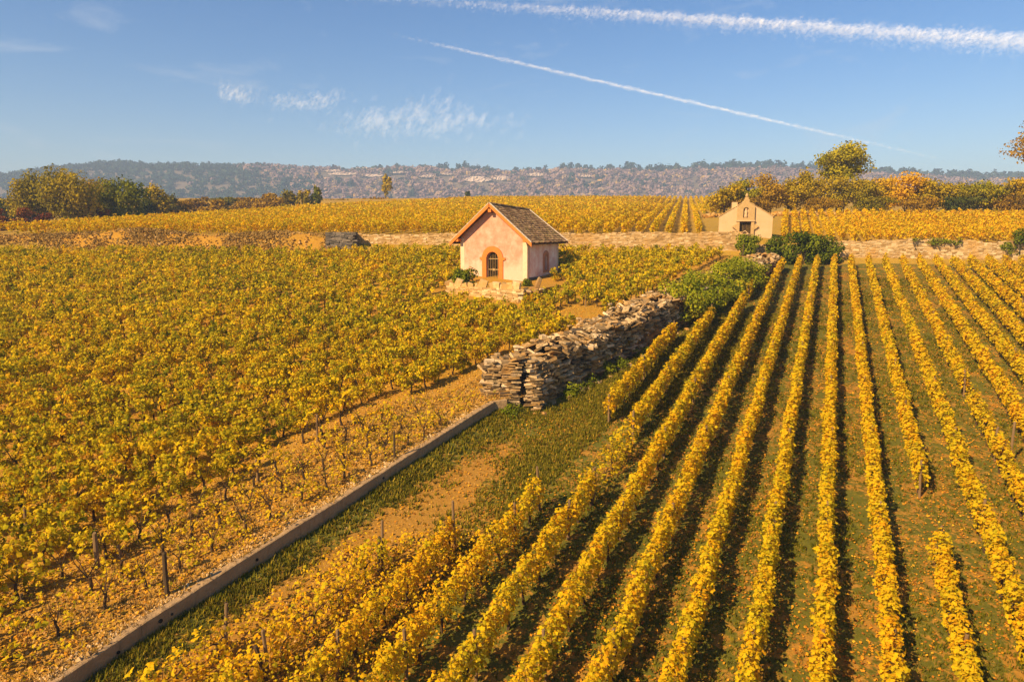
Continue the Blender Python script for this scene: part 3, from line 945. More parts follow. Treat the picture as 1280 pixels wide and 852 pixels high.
# door surround with ears at the springing
so = arch(dcx, 2.0, -.02, 1.62, 14, rise=.98)
so = [(dcx - .93, -.02), (dcx + .93, -.02), (dcx + .93, 1.50), (dcx + 1.16, 1.60), (dcx + 1.12, 1.74), (dcx + .94, 1.74)] + [(dcx + .94 * math.cos(R(a)), 1.66 + 0.93 * math.sin(R(a))) for a in range(15, 166, 10)] + [(dcx - .94, 1.74), (dcx - 1.12, 1.74), (dcx - 1.16, 1.60), (dcx - .93, 1.50)]
ob = slab_holes(so, [arch(dcx, 1.10, .002, 1.62, 12)], .09, lambda u, v, d: (u, -.075 + d, v))
bm_obj('door_surround', ob, M_OCHRE, house)
# iron gate
gate = vf_obj('gate', join_vf([box(dcx - .56, dcx + .56, .16, .20, 0.02, .07), box(dcx - .56, dcx + .56, .16, .20, .78, .84), box(dcx - .56, dcx + .56, .16, .20, 1.60, 1.65)]), M_IRON, house)
for k in range(7):
    x = dcx - .48 + .16 * k
    zt_ = 1.62 + math.sqrt(max(.02, .55 ** 2 - (x - dcx) ** 2)) - .02
    v, f = tube([(x, .18, .05), (x, .18, zt_)], [.017, .017], 6)
    put('bar', mesh_np('bar', v, f), gate, M_IRON)
vf_obj('lock_plate', box(dcx - .09, dcx + .09, .145, .159, .72, .90), M_IRON, gate)
# side window
wo = arch(wcy, 1.0, .55, 1.74, 10)
bm_obj('window_surround', slab_holes(wo, [arch(wcy, .50, .74, 1.72, 8)], .05, lambda u, v, d: (.045 - d, u, v)), M_OCHRE_PALE, house)
wd = vf_obj('window_shutter', box(-.22, -.18, wcy - .27, wcy + .27, .7, 2.02), M_SHUTTER, house)
vf_obj('window_bar', box(-.16, -.13, wcy - .012, wcy + .012, .7, 2.0), M_DARKWOOD, wd)
# roof: two boarded slopes, tiles in courses, verge boards
roof = vf_obj('roof', box(-W / 2 - .06, -W / 2 + .06, -.45, L + .42, ridge_b - .35, ridge_b - .22), M_DARKWOOD, house)
def slope_pt(side, u, y, lift):
    """u 0 at the ridge .. 1 at the eave"""
    x = -W / 2 + side * u * (W / 2 + eave_x)
    z = roof_z(x, y)
    nx = side * slope; nl = math.hypot(nx, 1)
    return np.array([x + lift * nx / nl, y, z + lift / nl])
for side in (1, -1):
    P = [slope_pt(side, u, y, l) for l in (-.11, -.03) for u, y in ((0, -.48), (1, -.48), (1, L + .44), (0, L + .44))]
    F = np.array([(0, 1, 2), (0, 2, 3), (4, 6, 5), (4, 7, 6), (0, 4, 5), (0, 5, 1), (1, 5, 6), (1, 6, 2), (2, 6, 7), (2, 7, 3), (3, 7, 4), (3, 4, 0)])
    if side < 0: F = F[:, ::-1]
    vf_obj('roof_board', (np.array(P), F), M_DARKWOOD, roof)
    T = []
    rows_ = 17
    for r_ in range(rows_):
        u0, u1 = r_ / rows_, (r_ + 1.35) / rows_
        y = -.5 + (.11 if r_ % 2 else 0)
        while y < L + .44:
            w_ = .225 * random.uniform(.94, 1.03); e = min(y + w_, L + .46)
            j = random.uniform(-.008, .012); l0 = .0 + random.uniform(0, .01); l1 = .034 + random.uniform(0, .022)
            uu1 = min(u1, 1.02) + j
            c8 = [slope_pt(side, u0, y + .004, l0 - .02), slope_pt(side, u0, e - .004, l0 - .02), slope_pt(side, uu1, e - .004, l1 - .024), slope_pt(side, uu1, y + .004, l1 - .024),
                  slope_pt(side, u0, y + .004, l0), slope_pt(side, u0, e - .004, l0), slope_pt(side, uu1, e - .004, l1), slope_pt(side, uu1, y + .004, l1)]
            F = np.array([(0, 2, 1), (0, 3, 2), (4, 5, 6), (4, 6, 7), (0, 1, 5), (0, 5, 4), (1, 2, 6), (1, 6, 5), (2, 3, 7), (2, 7, 6), (3, 0, 4), (3, 4, 7)])
            if side > 0: F = F[:, ::-1]
            T.append((np.array(c8), F)); y += w_
    o = vf_obj('tile_courses', join_vf(T), M_TILE, roof); o['kind'] = 'stuff'
    # verge boards, front and back
    for (y0, y1, m, nm, dz) in ((-.56, -.505, M_OCHRE, 'barge_board', .30), (L + .455, L + .50, M_OCHRE_PALE, 'barge_board', .22)):
        a, b = slope_pt(side, 0, y0, .05), slope_pt(side, 1.03, y0, .05)
        V = [a, b, b - (0, 0, dz), a - (0, 0, dz)]
        V = np.array(V + [v + np.array((0, y1 - y0, 0)) for v in V])
        F = np.array([(0, 1, 2), (0, 2, 3), (4, 6, 5), (4, 7, 6), (0, 4, 5), (0, 5, 1), (1, 5, 6), (1, 6, 2), (2, 6, 7), (2, 7, 3), (3, 7, 4), (3, 4, 0)])
        if side > 0: F = F[:, ::-1]
        vf_obj(nm, (V, F), m, roof)
    for (y0, y1) in ((-.57, -.44), (L + .40, L + .52)):
        T = []
        for q in range(14):
            a, b = slope_pt(side, q / 14, y0, .052), slope_pt(side, (q + 1) / 14 * 1.02, y0, .056)
            V = [a, b, b + np.array((0, y1 - y0, 0)), a + np.array((0, y1 - y0, 0))]
            V = np.array(V + [v + np.array((0, 0, .045 + random.uniform(0, .012))) for v in V])
            F = np.array([(0, 2, 1), (0, 3, 2), (4, 5, 6), (4, 6, 7), (0, 1, 5), (0, 5, 4), (1, 2, 6), (1, 6, 5), (2, 3, 7), (2, 7, 6), (3, 0, 4), (3, 4, 7)])
            if side < 0: F = F[:, ::-1]
            T.append((V, F))
        vf_obj('verge_edge', join_vf(T), M_MORTAR, roof)
    # fascia along the eave
    p = slope_pt(side, 1.0, 0, -.02)
    xa, xc = sorted((p[0], p[0] - side * .05))
    vf_obj('fascia', box(xa, xc, -.46, L + .42, p[2] - .19, p[2] - .03), M_DARKWOOD, roof)
    for yy_ in (-.3, L + .2):
        vf_obj('purlin_end', box(*sorted((-W / 2 + side * (W / 2 - .12), -W / 2 + side * (W / 2 + .12))), yy_ - .2, yy_ + .25, eave_z - .02, eave_z + .2), M_OCHRE if yy_ < 0 else M_DARKWOOD, roof)
vf_obj('purlin_end', box(-W / 2 - .13, -W / 2 + .13, -.5, .1, ridge_f - .62, ridge_f - .38), M_OCHRE, roof)
P = []
for k in range(16):
    y = -.5 + k * (L + .94) / 16; y2 = y + (L + .94) / 16 + .04
    z = roof_z(-W / 2, y) + .02
    v, f = tube([(-W / 2, y, z), (-W / 2, y2, z - .015)], [.11, .10], 8)
    P.append((v, f))
vf_obj('ridge_tiles', join_vf(P), M_TILE, roof)

# ------------------------------------------------------------------ low stone wall in front of the hut
FW = np.array([0.75, 44.3])
hx = np.array([math.cos(-HT), math.sin(-HT)]); hy = np.array([math.sin(HT), math.cos(HT)])
fz = SL * 45.5 + STEP
low = thing('garden_wall', 'low pale stone wall with upright crest stones below the hut door', 'stone wall', (FW[0], FW[1], fz), -HT)
pile = StonePile()
LWID = 6.1
TOPZ = HZ - .05
def seg_wall(p0, d, length, z0, z1, pile, nrm, th=(.07, .12), ln=(.22, .5), depth=.35, jit=.035):
    ang = math.atan2(d[1], d[0])
    z = z0
    while z < z1:
        t_ = random.uniform(*th); s = random.uniform(-.1, 0)
        while s < length:
            l = random.uniform(*ln)
            if s + l > length: l = max(.15, length - s)
            c = np.array(p0) + np.array(d) * (s + l / 2) - np.array(nrm) * (depth * .5 + random.uniform(-jit, jit))
            pile.add((c[0], c[1], z + t_ / 2), (l * 1.0, depth * 1.1, t_ * .98), rotm(random.uniform(-.04, .04), random.uniform(-.03, .03), ang + random.uniform(-.06, .06)), True)
            s += l
        z += t_
seg_wall(FW - hx * LWID, hx, LWID, fz - 1.6, TOPZ, pile, -hy)
pile.emit(low, M_STONE_PALE, 0, 'stone', 'coursed_stones')
pile2 = StonePile()
x = -LWID + .1
crest = []
while x < -.1:
    if random.random() < .9:
        hgt = random.uniform(.22, .66)
        p = FW + hx * x + hy * random.uniform(.12, .28)
        pile2.add((p[0], p[1], TOPZ + hgt * .40), (random.uniform(.28, .62), random.uniform(.18, .3), hgt), rotm(random.uniform(-.25, .25), random.uniform(-.45, .45), -HT + random.uniform(-.5, .5)), random.random() < .5)
    x += random.uniform(.22, .55)
pile2.emit(low, M_STONE_PALE, len(pile2.items), 'crest_stone')
pile3 = StonePile()
seg_wall(FW, hy, 3.2, fz - 1.4, TOPZ - .25, pile3, hx)
for q in range(12):
    p = FW + hy * random.uniform(.3, 3) + hx * random.uniform(-.5, .35)
    pile3.add((p[0], p[1], TOPZ - .1 + random.uniform(-.1, .15)), (random.uniform(.5, .9), random.uniform(.3, .5), .12), rotm(random.uniform(-.5, .5), random.uniform(-.3, .3), random.uniform(0, 6)))
pile3.add((*(FW + hy * 1.7 + hx * .15), TOPZ + .25), (.45, .16, 1.0), rotm(.1, .35, .4))
pile3.emit(low, M_STONE, 0, 'stone', 'tumbled_slabs')
# earth platform behind the wall
V, F = box(-LWID + .02, -.02, .2, 5.9, -1.6, TOPZ - fz - .06)
vf_obj('platform', (V, F), M_TERRACE, low)

# ------------------------------------------------------------------ boundary walls
def boundary_wall(name, label, x0, x1, top_fn, base_fn, mat, seed, ln=(.22, .55), crest=False):
    random.seed(seed)
    p0 = np.array([x0, float(yb(x0))]); p1 = np.array([x1, float(yb(x1))])
    d = p1 - p0; Lw = np.linalg.norm(d); d /= Lw
    nr = np.array([d[1], -d[0]])
    root = thing(name, label, 'stone wall', (p0[0], p0[1], float(base_fn(p0[0]))))
    pile = StonePile()
    ang = math.atan2(d[1], d[0])
    s_list = []
    z = -.4
    while z < 3.2:
        t_ = random.uniform(.09, .16); s = random.uniform(-.2, 0)
        while s < Lw:
            l = random.uniform(*ln)
            x = p0[0] + d[0] * (s + l / 2)
            if s + l > Lw: l = max(.15, Lw - s)
            zz = float(base_fn(x)) + z
            if zz < float(top_fn(x)) and random.random() > .015:
                c = p0 + d * (s + l / 2) + nr * (-.02 + random.uniform(-.03, .02))
                pile.add((c[0], c[1], zz + t_ / 2), (l * .99, .42, t_ * .97), rotm(random.uniform(-.03, .03), random.uniform(-.02, .02), ang + random.uniform(-.04, .04)), True)
            s += l
        z += t_
    # capping stones
    s = 0
    while s < Lw:
        l = random.uniform(.3, .7)
        x = p0[0] + d[0] * s
        c = p0 + d * (s + l / 2) - nr * .1
        if crest and random.random() < .8:
            pile.add((c[0], c[1], float(top_fn(x)) + .14), (random.uniform(.12, .25), .4, random.uniform(.25, .5)), rotm(random.uniform(-.2, .2), random.uniform(-.3, .3), ang)); l = random.uniform(.16, .3)
        else:
            pile.add((c[0], c[1], float(top_fn(x)) + .04), (l * 1.1, .65, random.uniform(.08, .14)), rotm(random.uniform(-.06, .06), random.uniform(-.05, .05), ang + random.uniform(-.08, .08)))
        s += l
    pile.emit(root, mat, 0, 'stone', 'coursed_stones')
    # core behind
    inv = np.array(root.location)
    V = []; F = []
    n = 24
    for j in range(n):
        x = p0[0] + (p1[0] - p0[0]) * j / (n - 1); c = np.array([x, float(yb(x))])
        for (o_, zz) in ((.165, float(base_fn(x)) - .6), (.165, float(top_fn(x)) - .02), (-.36, float(top_fn(x)) - .02), (-.36, float(base_fn(x)) - .6)):
            V.append(np.array([c[0] + nr[0] * o_, c[1] + nr[1] * o_, zz]) - inv)
    for j in range(n - 1):
        for q in range(3):
            a = j * 4 + q; F += [(a, a + 4, a + 5), (a, a + 5, a + 1)]
    e = (n - 1) * 4
    F += [(0, 1, 2), (0, 2, 3), (e, e + 2, e + 1), (e, e + 3, e + 2)]
    put('mortar_core', mesh_np('mortar_core', np.array(V), np.array(F)), root, M_STONE_PALE)
    return root
boundary_wall('boundary_wall', 'long pale stone boundary wall behind the hut, ending at the chapel', -14.6, 20.9, lambda x: 10.72 + .006 * x + .05 * math.sin(x * .7) + .04 * math.sin(x * 2.9), lambda x: SL * float(yb(x)) + STEP - .2, M_STONE_PALE, 5)
boundary_wall('boundary_wall', 'pale ragged stone boundary wall behind the right-hand vine rows', 27.2, 66, lambda x: 10.02 + .003 * x + .10 * math.sin(x * .55) + .07 * math.sin(x * 2.3) - .18 * math.exp(-((x - 44) / 1.2) ** 2), lambda x: SL * float(yb(x)) - .2, M_STONE_PALE, 6, crest=False)
boundary_wall('boundary_wall', 'short stone wall below the chapel, half hidden by creeper', 21.7, 27.1, lambda x: 9.75 + .05 * math.sin(x * 1.9), lambda x: SL * float(yb(x)) - .2, M_STONE_PALE, 8)
random.seed(31)
# pier at the wall's end by the chapel, and dark pier at the other end
pr = thing('wall_pier', 'stone pier closing the boundary wall beside the chapel door', 'pier', (21.3, float(yb(21.3)), SL * 63 + .4))
pl = StonePile(); 
z = SL * 63 - .2
while z < 10.85:
    for dx in (-.22, .2):
        pl.add((21.3 + dx + random.uniform(-.03, .03), float(yb(21.3)) - .2, z), (.5, .75, .17), rotm(0, 0, random.uniform(-.12, .12)))
    z += .15
pl.emit(pr, M_STONE_PALE, 0, 'stone', 'coursed_stones')
dpv = at_depth(427, 305, 63.6)
dp = thing('wall_stub', 'dark lichen-grey stone block at the broken end of the boundary wall', 'wall stub', (float(dpv[0]), 63.6, SL * 63.6 + STEP - .1), R(-8))
pl = StonePile()
z = SL * 63.6 + STEP - .5
while z < 10.98:
    s = -1.35
    while s < 1.25:
        l = random.uniform(.3, .6)
        c = np.array([dpv[0], 63.6]) + np.array([math.cos(R(-8)), math.sin(R(-8))]) * (s + l / 2)
        pl.add((c[0], c[1] - .25 + random.uniform(-.05, .05), z), (l, .6, .135), rotm(0, random.uniform(-.03, .03), R(-8) + random.uniform(-.06, .06)), True); s += l
    z += .14
pl.emit(dp, M_STONE_DARK, 0, 'stone', 'coursed_stones')
v, f = box(-1.28, 1.28, -.38, .5, -.5, 10.92 - (SL * 63.6 + STEP - .1))
vf_obj('mortar_core', (v, f), M_STONE_DARK, dp)

# rubble bank on the left
bx = np.linspace(-75, -15.5, 150); bu = np.linspace(0, 1, 14)
Xg, Ug = np.meshgrid(bx, bu, indexing='ij')
Yg = yb(Xg) - 2.3 + 3.0 * Ug
zt_ = z_terr(Xg, Yg); zt2 = z_upper(Xg, np.full_like(Xg, 66.0))
hump = .55 * np.exp(-((Xg + 35.5) / 4.5) ** 2) + .3 * np.exp(-((Xg + 22) / 3) ** 2)
Zg = zt_ * (1 - sstep(0, .9, Ug)) + (zt2 + hump) * sstep(0, .9, Ug) + .14 * wob2(Xg * 2.1, Yg * 2.4, 2) - .05
Zg = np.where(Ug > .97, zt2 - .2, Zg)
bank = grid_obj('rubble_bank', Xg, Yg, Zg, M_TERRACE, kind='structure', label='rubble and dry grass bank left of the broken boundary wall')
pl = StonePile()
for q in range(1000):
    x = random.uniform(-62, -16); u = random.uniform(.1, .95); y = float(yb(x)) - 2.3 + 3 * u
    zt3 = float(z_terr(x, y)); z2 = float(z_upper(np.array(x), np.array(66.0)))
    hm = .55 * math.exp(-((x + 35.5) / 4.5) ** 2) + .3 * math.exp(-((x + 22) / 3) ** 2)
    s_ = float(sstep(0, .9, u))
    z = zt3 * (1 - s_) + (z2 + hm) * s_
    s = random.uniform(.07, .24) + .16 * (random.random() > .93)
    pl.add((x, y, z + .02), (s, s * .8, s * .5), rotm(random.uniform(-.6, .6), random.uniform(-.6, .6), random.uniform(0, 6)))
rb = bpy.data.objects.new('tmp_anchor', None)
V, F = join_vf([((STONES[k][0] * s) @ r.T + c, STONES[k][1]) for (c, s, r, k) in pl.items])
tag(put('rubble', mesh_np('rubble', V, F), None, M_PEBBLE), 'loose pale rubble strewn over the bank', kind='stuff')
bpy.data.objects.remove(rb)

# ------------------------------------------------------------------ chapel gateway
cp = at_depth(931, 293, 66.6)
CZ = float(cp[2]); CR = math.atan2(cp[0], cp[1])
chap = thing('chapel_gateway', 'small pale gabled chapel with carved niche above a barred doorway', 'chapel', (float(cp[0]), 66.6, CZ - .1), -CR * .9)
hw_, ev, ap = 2.45, 1.78, 3.30
dw = .52
fr = slab_holes([(-hw_, -1.0), (hw_, -1.0), (hw_, ev), (0, ap), (-hw_, ev)], [[(-dw, -.15), (dw, -.15), (dw, 1.32), (-dw, 1.32)]], .4, lambda u, v, d: (u, d, v))
bm_obj('wall', fr, M_RENDER, chap)
for sx in (-1, 1):
    vf_obj('wall', box(*sorted((sx * hw_, sx * (hw_ - .35))), .405, 3.2, -1, ev - .03), M_RENDER, chap)
vf_obj('wall', box(-hw_ + .36, hw_ - .36, 2.8, 3.19, -1, ev), M_RENDER, chap)
vf_obj('interior_shade_panel', box(-hw_ + .4, hw_ - .4, 1.6, 1.7, -.6, ev + .3), M_SHADE, chap)  # near-black panel, the chapel's inner shade put into its colour
for sx in (-1, 1):                                   # stone slab roof
    a = math.atan2(ap - ev, hw_)
    T = []
    for r_ in range(7):
        for q in range(6):
            l0 = r_ / 7; l1 = (r_ + 1.2) / 7
            x0_, x1_ = sx * hw_ * 1.03 * l0, sx * hw_ * 1.03 * min(l1, 1.03)
            z0_, z1_ = ap - (ap - ev) * l0 * 1.03, ap - (ap - ev) * min(l1, 1.03) * 1.03
            y0_, y1_ = -.05 + q * .56, -.05 + (q + 1) * .56 - .01
            V = np.array([(x0_, y0_, z0_), (x1_, y0_, z1_ + .03), (x1_, y1_, z1_ + .03), (x0_, y1_, z0_)]); V = np.concatenate([V, V + (0, 0, .07)])
            F = np.array([(0, 2, 1), (0, 3, 2), (4, 5, 6), (4, 6, 7), (0, 1, 5), (0, 5, 4), (1, 2, 6), (1, 6, 5), (2, 3, 7), (2, 7, 6), (3, 0, 4), (3, 4, 7)])
            T.append((V, F if sx > 0 else F[:, ::-1]))
    o = vf_obj('roof', join_vf(T), M_STONE_PALE, chap)
vf_obj('gutter_end', box(hw_ + .02, hw_ + .16, -.12, .3, ev - .12, ev + .02), M_DARKWOOD, chap)
vf_obj('chimney', box(-1.33, -.80, .5, 1.0, 2.3, 3.18), M_RENDER, chap)
# frontispiece
for sx in (-1, 1):
    vf_obj('pilaster', box(*sorted((sx * .53, sx * .80)), -.2, -.001, -.9, 1.34), M_STATUE, chap)
    T = [box(*sorted((sx * (.80 + .13 * k), sx * (.93 + .13 * k))), -.17 - .01 * k, -.002, .58 + .10 * k, 1.06 - .07 * k) for k in range(3)]
    vf_obj('scroll_bracket', join_vf(T), M_STATUE, chap)
vf_obj('lintel', box(-.86, .86, -.27, -.002, 1.345, 1.46), M_RENDER, chap)
nich = arch(0, .5, 1.68, 2.42, 8)
fp = slab_holes([(-.80, 1.465), (.80, 1.465), (.80, 2.74), (.42, 3.02), (0, 3.36), (-.42, 3.02), (-.80, 2.74)], [nich], .20, lambda u, v, d: (u, -.21 + d, v))
pnl = bm_obj('niche_panel', fp, M_STATUE, chap)
prof = [(.0, .0), (.15, .0), (.16, .12), (.13, .35), (.15, .55), (.11, .66), (.06, .70), (.085, .78), (.07, .86), (.0, .90)]
V = []; F = []; ns = 10
for (r_, z_) in prof:
    for k in range(ns):
        t = 2 * math.pi * k / ns; V.append((r_ * math.cos(t), -.10 + .6 * r_ * math.sin(t), 1.69 + z_))
for j in range(len(prof) - 1):
    for k in range(ns):
        a, b = j * ns + k, j * ns + (k + 1) % ns; F += [(a, b, b + ns), (a, b + ns, a + ns)]
put('statue', mesh_np('statue', np.array(V), np.array(F), smooth=True), pnl, M_RENDER)
fin = join_vf([box(-.26, .26, -.2, .1, 3.12, 3.42), box(-.17, .17, -.16, .06, 3.41, 3.62), tube([(0, -.05, 3.6), (0, -.05, 3.72), (0, -.05, 3.84), (0, -.05, 4.0)], [.08, .15, .13, .03], 8)])
vf_obj('finial', fin, M_STATUE, chap)
gt = vf_obj('gate', join_vf([box(-.5, .5, .12, .16, -.1, -.04), box(-.5, .5, .12, .16, 1.22, 1.27), box(-.03, .03, .12, .16, -.1, 1.25)]), M_DARKWOOD, chap)
for k in range(9):
    x = -.46 + .115 * k
    put('bar', mesh_np('bar', *tube([(x, .14, -.08), (x, .14, 1.24)], [.013, .013], 5)), gt, M_IRON)
put('gate_pediment', mesh_np('gate_pediment', *join_vf([obb((sx * .15, .08, .33), np.array((sx * .72, 0, -.69)), np.array((0, 1., 0)), np.array((.69 * sx, 0, .72)), .21, .03, .035) for sx in (-1, 1)] + [box(-.32, .32, .05, .11, .14, .2)])), gt, M_RENDER)

# creeper and dark bush by the chapel
def lob_px(px, py, y, r): return (at_depth(px, py, y), r)
rr = random.Random(12)
lobes = [(np.array(wpos(rr.uniform(-1.2, -.4), rr.uniform(-.9, -.2), rr.uniform(.1, .4))), (rr.uniform(.2, .32),) * 3) for q in range(6)]
ivy_mass('small dark weed clump at the foot of the stone wall end', lobes, 700, .08, .35, 38, cat='weeds', name='weed_clump')
lobes = [(np.array(wpos(rr.uniform(2, 13), rr.uniform(.15, .5), rr.uniform(.05, .3))), (rr.uniform(.2, .4),) * 3) for q in range(22)]
ivy_mass('dark green weeds growing along the shaded foot of the stone wall', lobes, 2200, .09, .45, 39, cat='weeds', name='weeds')
rr = random.Random(9)
lobes = [lob_px(rr.uniform(925, 950), rr.uniform(297, 318), 62.3, (rr.uniform(.35, .55), .3, rr.uniform(.3, .5))) for q in range(18)]
ivy_mass('dark olive creeper hanging below the chapel doorway', lobes, 1500, .17, .52, 33, cat='creeper', name='creeper')
lobes = []
for q in range(46):
    px = rr.uniform(962, 1050); k = (px - 1005) / 50
    s = rr.uniform(.45, .8)
    lobes.append(lob_px(px, rr.uniform(296, 326) + 3 * k * k, 61.9 + rr.uniform(-.5, .5), (s, s * .8, s * .75)))
ivy_mass('large dark green bush against the boundary wall beside the chapel', lobes, 6500, .20, .30, 34, cat='bush', name='dark_bush')
lobes = [lob_px(rr.uniform(562, 590), rr.uniform(340, 356), 48.6, (rr.uniform(.4, .7), .5, rr.uniform(.35, .6))) for q in range(10)]
ivy_mass('dark olive shrub at the left corner of the hut wall', lobes, 1700, .15, .42, 35, cat='shrub', name='shrub')
lobes = [lob_px(rr.uniform(652, 664), rr.uniform(352, 360), 48.2, (.3, .3, .3)) for q in range(4)]
ivy_mass('small green bush beside the right corner of the hut door wall', lobes, 400, .13, .5, 36, cat='bush', name='bush')
lobes = [lob_px(rr.uniform(1272, 1290), rr.uniform(291, 303), 62.3, (.5, .4, .5)) for q in range(6)]
ivy_mass('dark green ivy clump on the boundary wall at the right edge', lobes, 700, .18, .25, 37, cat='ivy', name='ivy')
for (px, py, lab) in ((1262, 306, 'small green creeper climbing the right boundary wall'), (1168, 302, 'olive weeds hanging from the top of the right boundary wall')):
    lobes = [lob_px(px + rr.uniform(-14, 14) * (2.4 if px < 1200 else .5), py + rr.uniform(-4, 3) + (6 * q / 9 if px > 1200 else 0), 62.62, (rr.uniform(.25, .7), .16, rr.uniform(.1, .24))) for q in range(11)]
    ivy_mass(lab, lobes, 520, .13, .55, px, cat='creeper', name='creeper')

# ------------------------------------------------------------------ vines of the terrace field
VU = np.array([math.sin(R(33)), math.cos(R(33))]); VN = np.array([-VU[1], VU[0]])
def vine_foliage(seed, lod, n, size, tone, sparse=False):
    rng = np.random.default_rng(seed)
    m = 11 if not sparse else 5
    cl = []
    for k in range(m):
        a = rng.uniform(-.58, .58); b = rng.normal(0, .11); h = rng.uniform(.24, .98)
        r = rng.uniform(.16, .28)
        cl.append((np.array([a * VU[0] + b * VN[0], a * VU[1] + b * VN[1], h]), (r, r, r * 1.05)))
    rng2 = np.random.default_rng(seed + 1)
    return bush_leaves(cl, n, size, tone, lod, seed, tv=.68, shell=.9, jit=.8)
NVAR = 14
VF = []; VFS = []
for s in range(NVAR):
    me = vine_foliage(500 + s, 0, 235 + 14 * (s % 5), .12, .33 + .03 * (s % 5), False).mesh('foliage'); me.materials.append(M_VINE); VF.append(me)
for s in range(6):
    me = vine_foliage(600 + s, 0, 26 + 6 * (s % 3), .125, .44 + .05 * (s % 3), True).mesh('foliage'); me.materials.append(M_VINE); VFS.append(me)
CANE = []
for s in range(6):
    r = random.Random(s + 40)
    parts = [trunk_vf(s + 20, .38, False)]
    for q in range(4):
        a = r.uniform(0, 6.28); l = r.uniform(.5, .95)
        parts.append(tube([(0, 0, .34), (.18 * math.cos(a), .18 * math.sin(a), .34 + l * .45), (.34 * math.cos(a + .3), .34 * math.sin(a + .3), .34 + l * .85)], [.014, .009, .004], 5))
    me = mesh_np('trunk', *join_vf(parts)); me.materials.append(M_VTRUNK); CANE.append(me)
cands = []
org = np.array([-3.8, 22.17])
rngv = np.random.default_rng(77)
c_, s_ = math.cos(HT), math.sin(HT)
for bi in range(0, 78):
    for ai in range(-32, 66):
        a = ai * .94 + rngv.uniform(-.13, .13); b = .55 + bi * 1.04 + rngv.uniform(-.05, .05)
        p = org + VU * a + VN * b
        x, y = p
        if y < 7 or y > float(yb(x)) - 1.0 - (1.6 if x < -15 else 0): continue
        if abs(x) > .82 * y + 3.5: continue
        dB = (float(xb(y)) - x) * VU[1]
        if dB < .4: continue
        if y > 25.5 and dB < 3.9: continue
        # hut, platform and the clear patch below it
        lx = (x - HP[0]) * c_ - (y - HP[1]) * s_; ly = (x - HP[0]) * s_ + (y - HP[1]) * c_
        fu = (x - FW[0]) * hx[0] + (y - FW[1]) * hx[1]; fv = (x - FW[0]) * hy[0] + (y - FW[1]) * hy[1]
        if -W - .6 < lx < .9 and -1.2 < ly < L + .7: continue
        if -LWID - .5 < fu < .7 and -2.3 < fv < 6.6: continue
        if ((x - 3.9) / 1.6) ** 2 + ((y - 40.6) / 2.6) ** 2 < 1: continue
        if rngv.uniform() < .045: continue
        cands.append((x, y, dB, bi, ai))
cands.sort(key=lambda c: c[1] ** 2 + c[0] ** 2)
near = [c for c in cands if abs(c[0]) < .77 * c[1] + .3 and c[1] > 11][:300]
nearset = set((c[0], c[1]) for c in near)
field = Soup()
fieldtr = []
for c in cands:
    if (c[0], c[1]) in nearset: continue
    x, y, dB = c[:3]
    z = float(z_terr(x, y))
    sparse = y < 25.5 and dB < 2.4
    rg = np.random.default_rng(int(x * 997 + y * 131) & 0xffffff)
    m = 7
    lob = []
    for k in range(m):
        a = rg.uniform(-.58, .58); b = rg.normal(0, .11); h = rg.uniform(.24, .98); r = rg.uniform(.19, .30)
        lob.append((np.array([x + a * VU[0] + b * VN[0], y + a * VU[1] + b * VN[1], z + h]), (r, r, r)))
    far = y > 42
    t0 = .365 + .06 * wob2(x * .3, y * .3) + rg.normal(0, .05)
    s0 = bush_leaves(lob, 24 if sparse else (104 if far else 150), .175 if far else .155, float(t0), 1, int(rg.integers(1e9)), tv=.68, shell=.9, jit=.8)
    field.V += s0.V; field.F += [f + field.n for f in s0.F]; field.T += s0.T; field.n += s0.n
    if y < 50:
        v, f = tube([(x, y, z - .05), (x + rg.uniform(-.04, .04), y, z + .25), (x, y, z + .55)], [.045, .035, .02], 5)
        fieldtr.append((v, f))
me = mesh_np('foliage', np.concatenate(field.V), np.concatenate(field.F), np.concatenate(field.T))
vf_ = put('vineyard_field', me, None, M_VINE)
tag(vf_, 'dense mass of yellow-green vines filling the terrace field around the hut', kind='stuff')
tr_ = put('vine_stems', mesh_np('vine_stems', *join_vf(fieldtr)), vf_, M_VTRUNK); tr_['kind'] = 'stuff'
byrow = {}
for c in near: byrow.setdefault(c[3], []).append(c)
rank = {}
rows_sorted = sorted(byrow)
for ri, b in enumerate(rows_sorted):
    for pi, c in enumerate(sorted(byrow[b], key=lambda c: c[4])): rank[(c[3], c[4])] = (ri, pi)
for q, (x, y, dB, bi, ai) in enumerate(near):
    bare = dB < 2.3
    thin = dB < 3.7 and random.random() < .65
    ri, pi = rank[(bi, ai)]
    look = 'spindly almost bare vine' if bare else ('thin vine with few leaves' if thin else 'bushy yellow-green vine')
    lab = '%s, %s plant up the %s row from the concrete wall' % (look, ORD[min(pi, len(ORD) - 1)], ORD[ri])
    grp = 'vines of the near terrace field'
    z = float(z_terr(x, y))
    r_ = thing('grapevine', lab, 'vine', (x, y, z), random.choice((0, math.pi)) + random.uniform(-.25, .25), grp)
    sc = random.uniform(.85, 1.15)
    r_.scale = (sc, sc, sc * random.uniform(.9, 1.08))
    put('trunk', random.choice(CANE), r_)
    if bare:
        if random.random() < .75: put('foliage', VFS[q % 6], r_).scale = (.75, .75, .65)
    elif thin: put('foliage', VFS[q % 6], r_)
    else: put('foliage', VF[(q * 5 + int(x * 3)) % NVAR], r_)

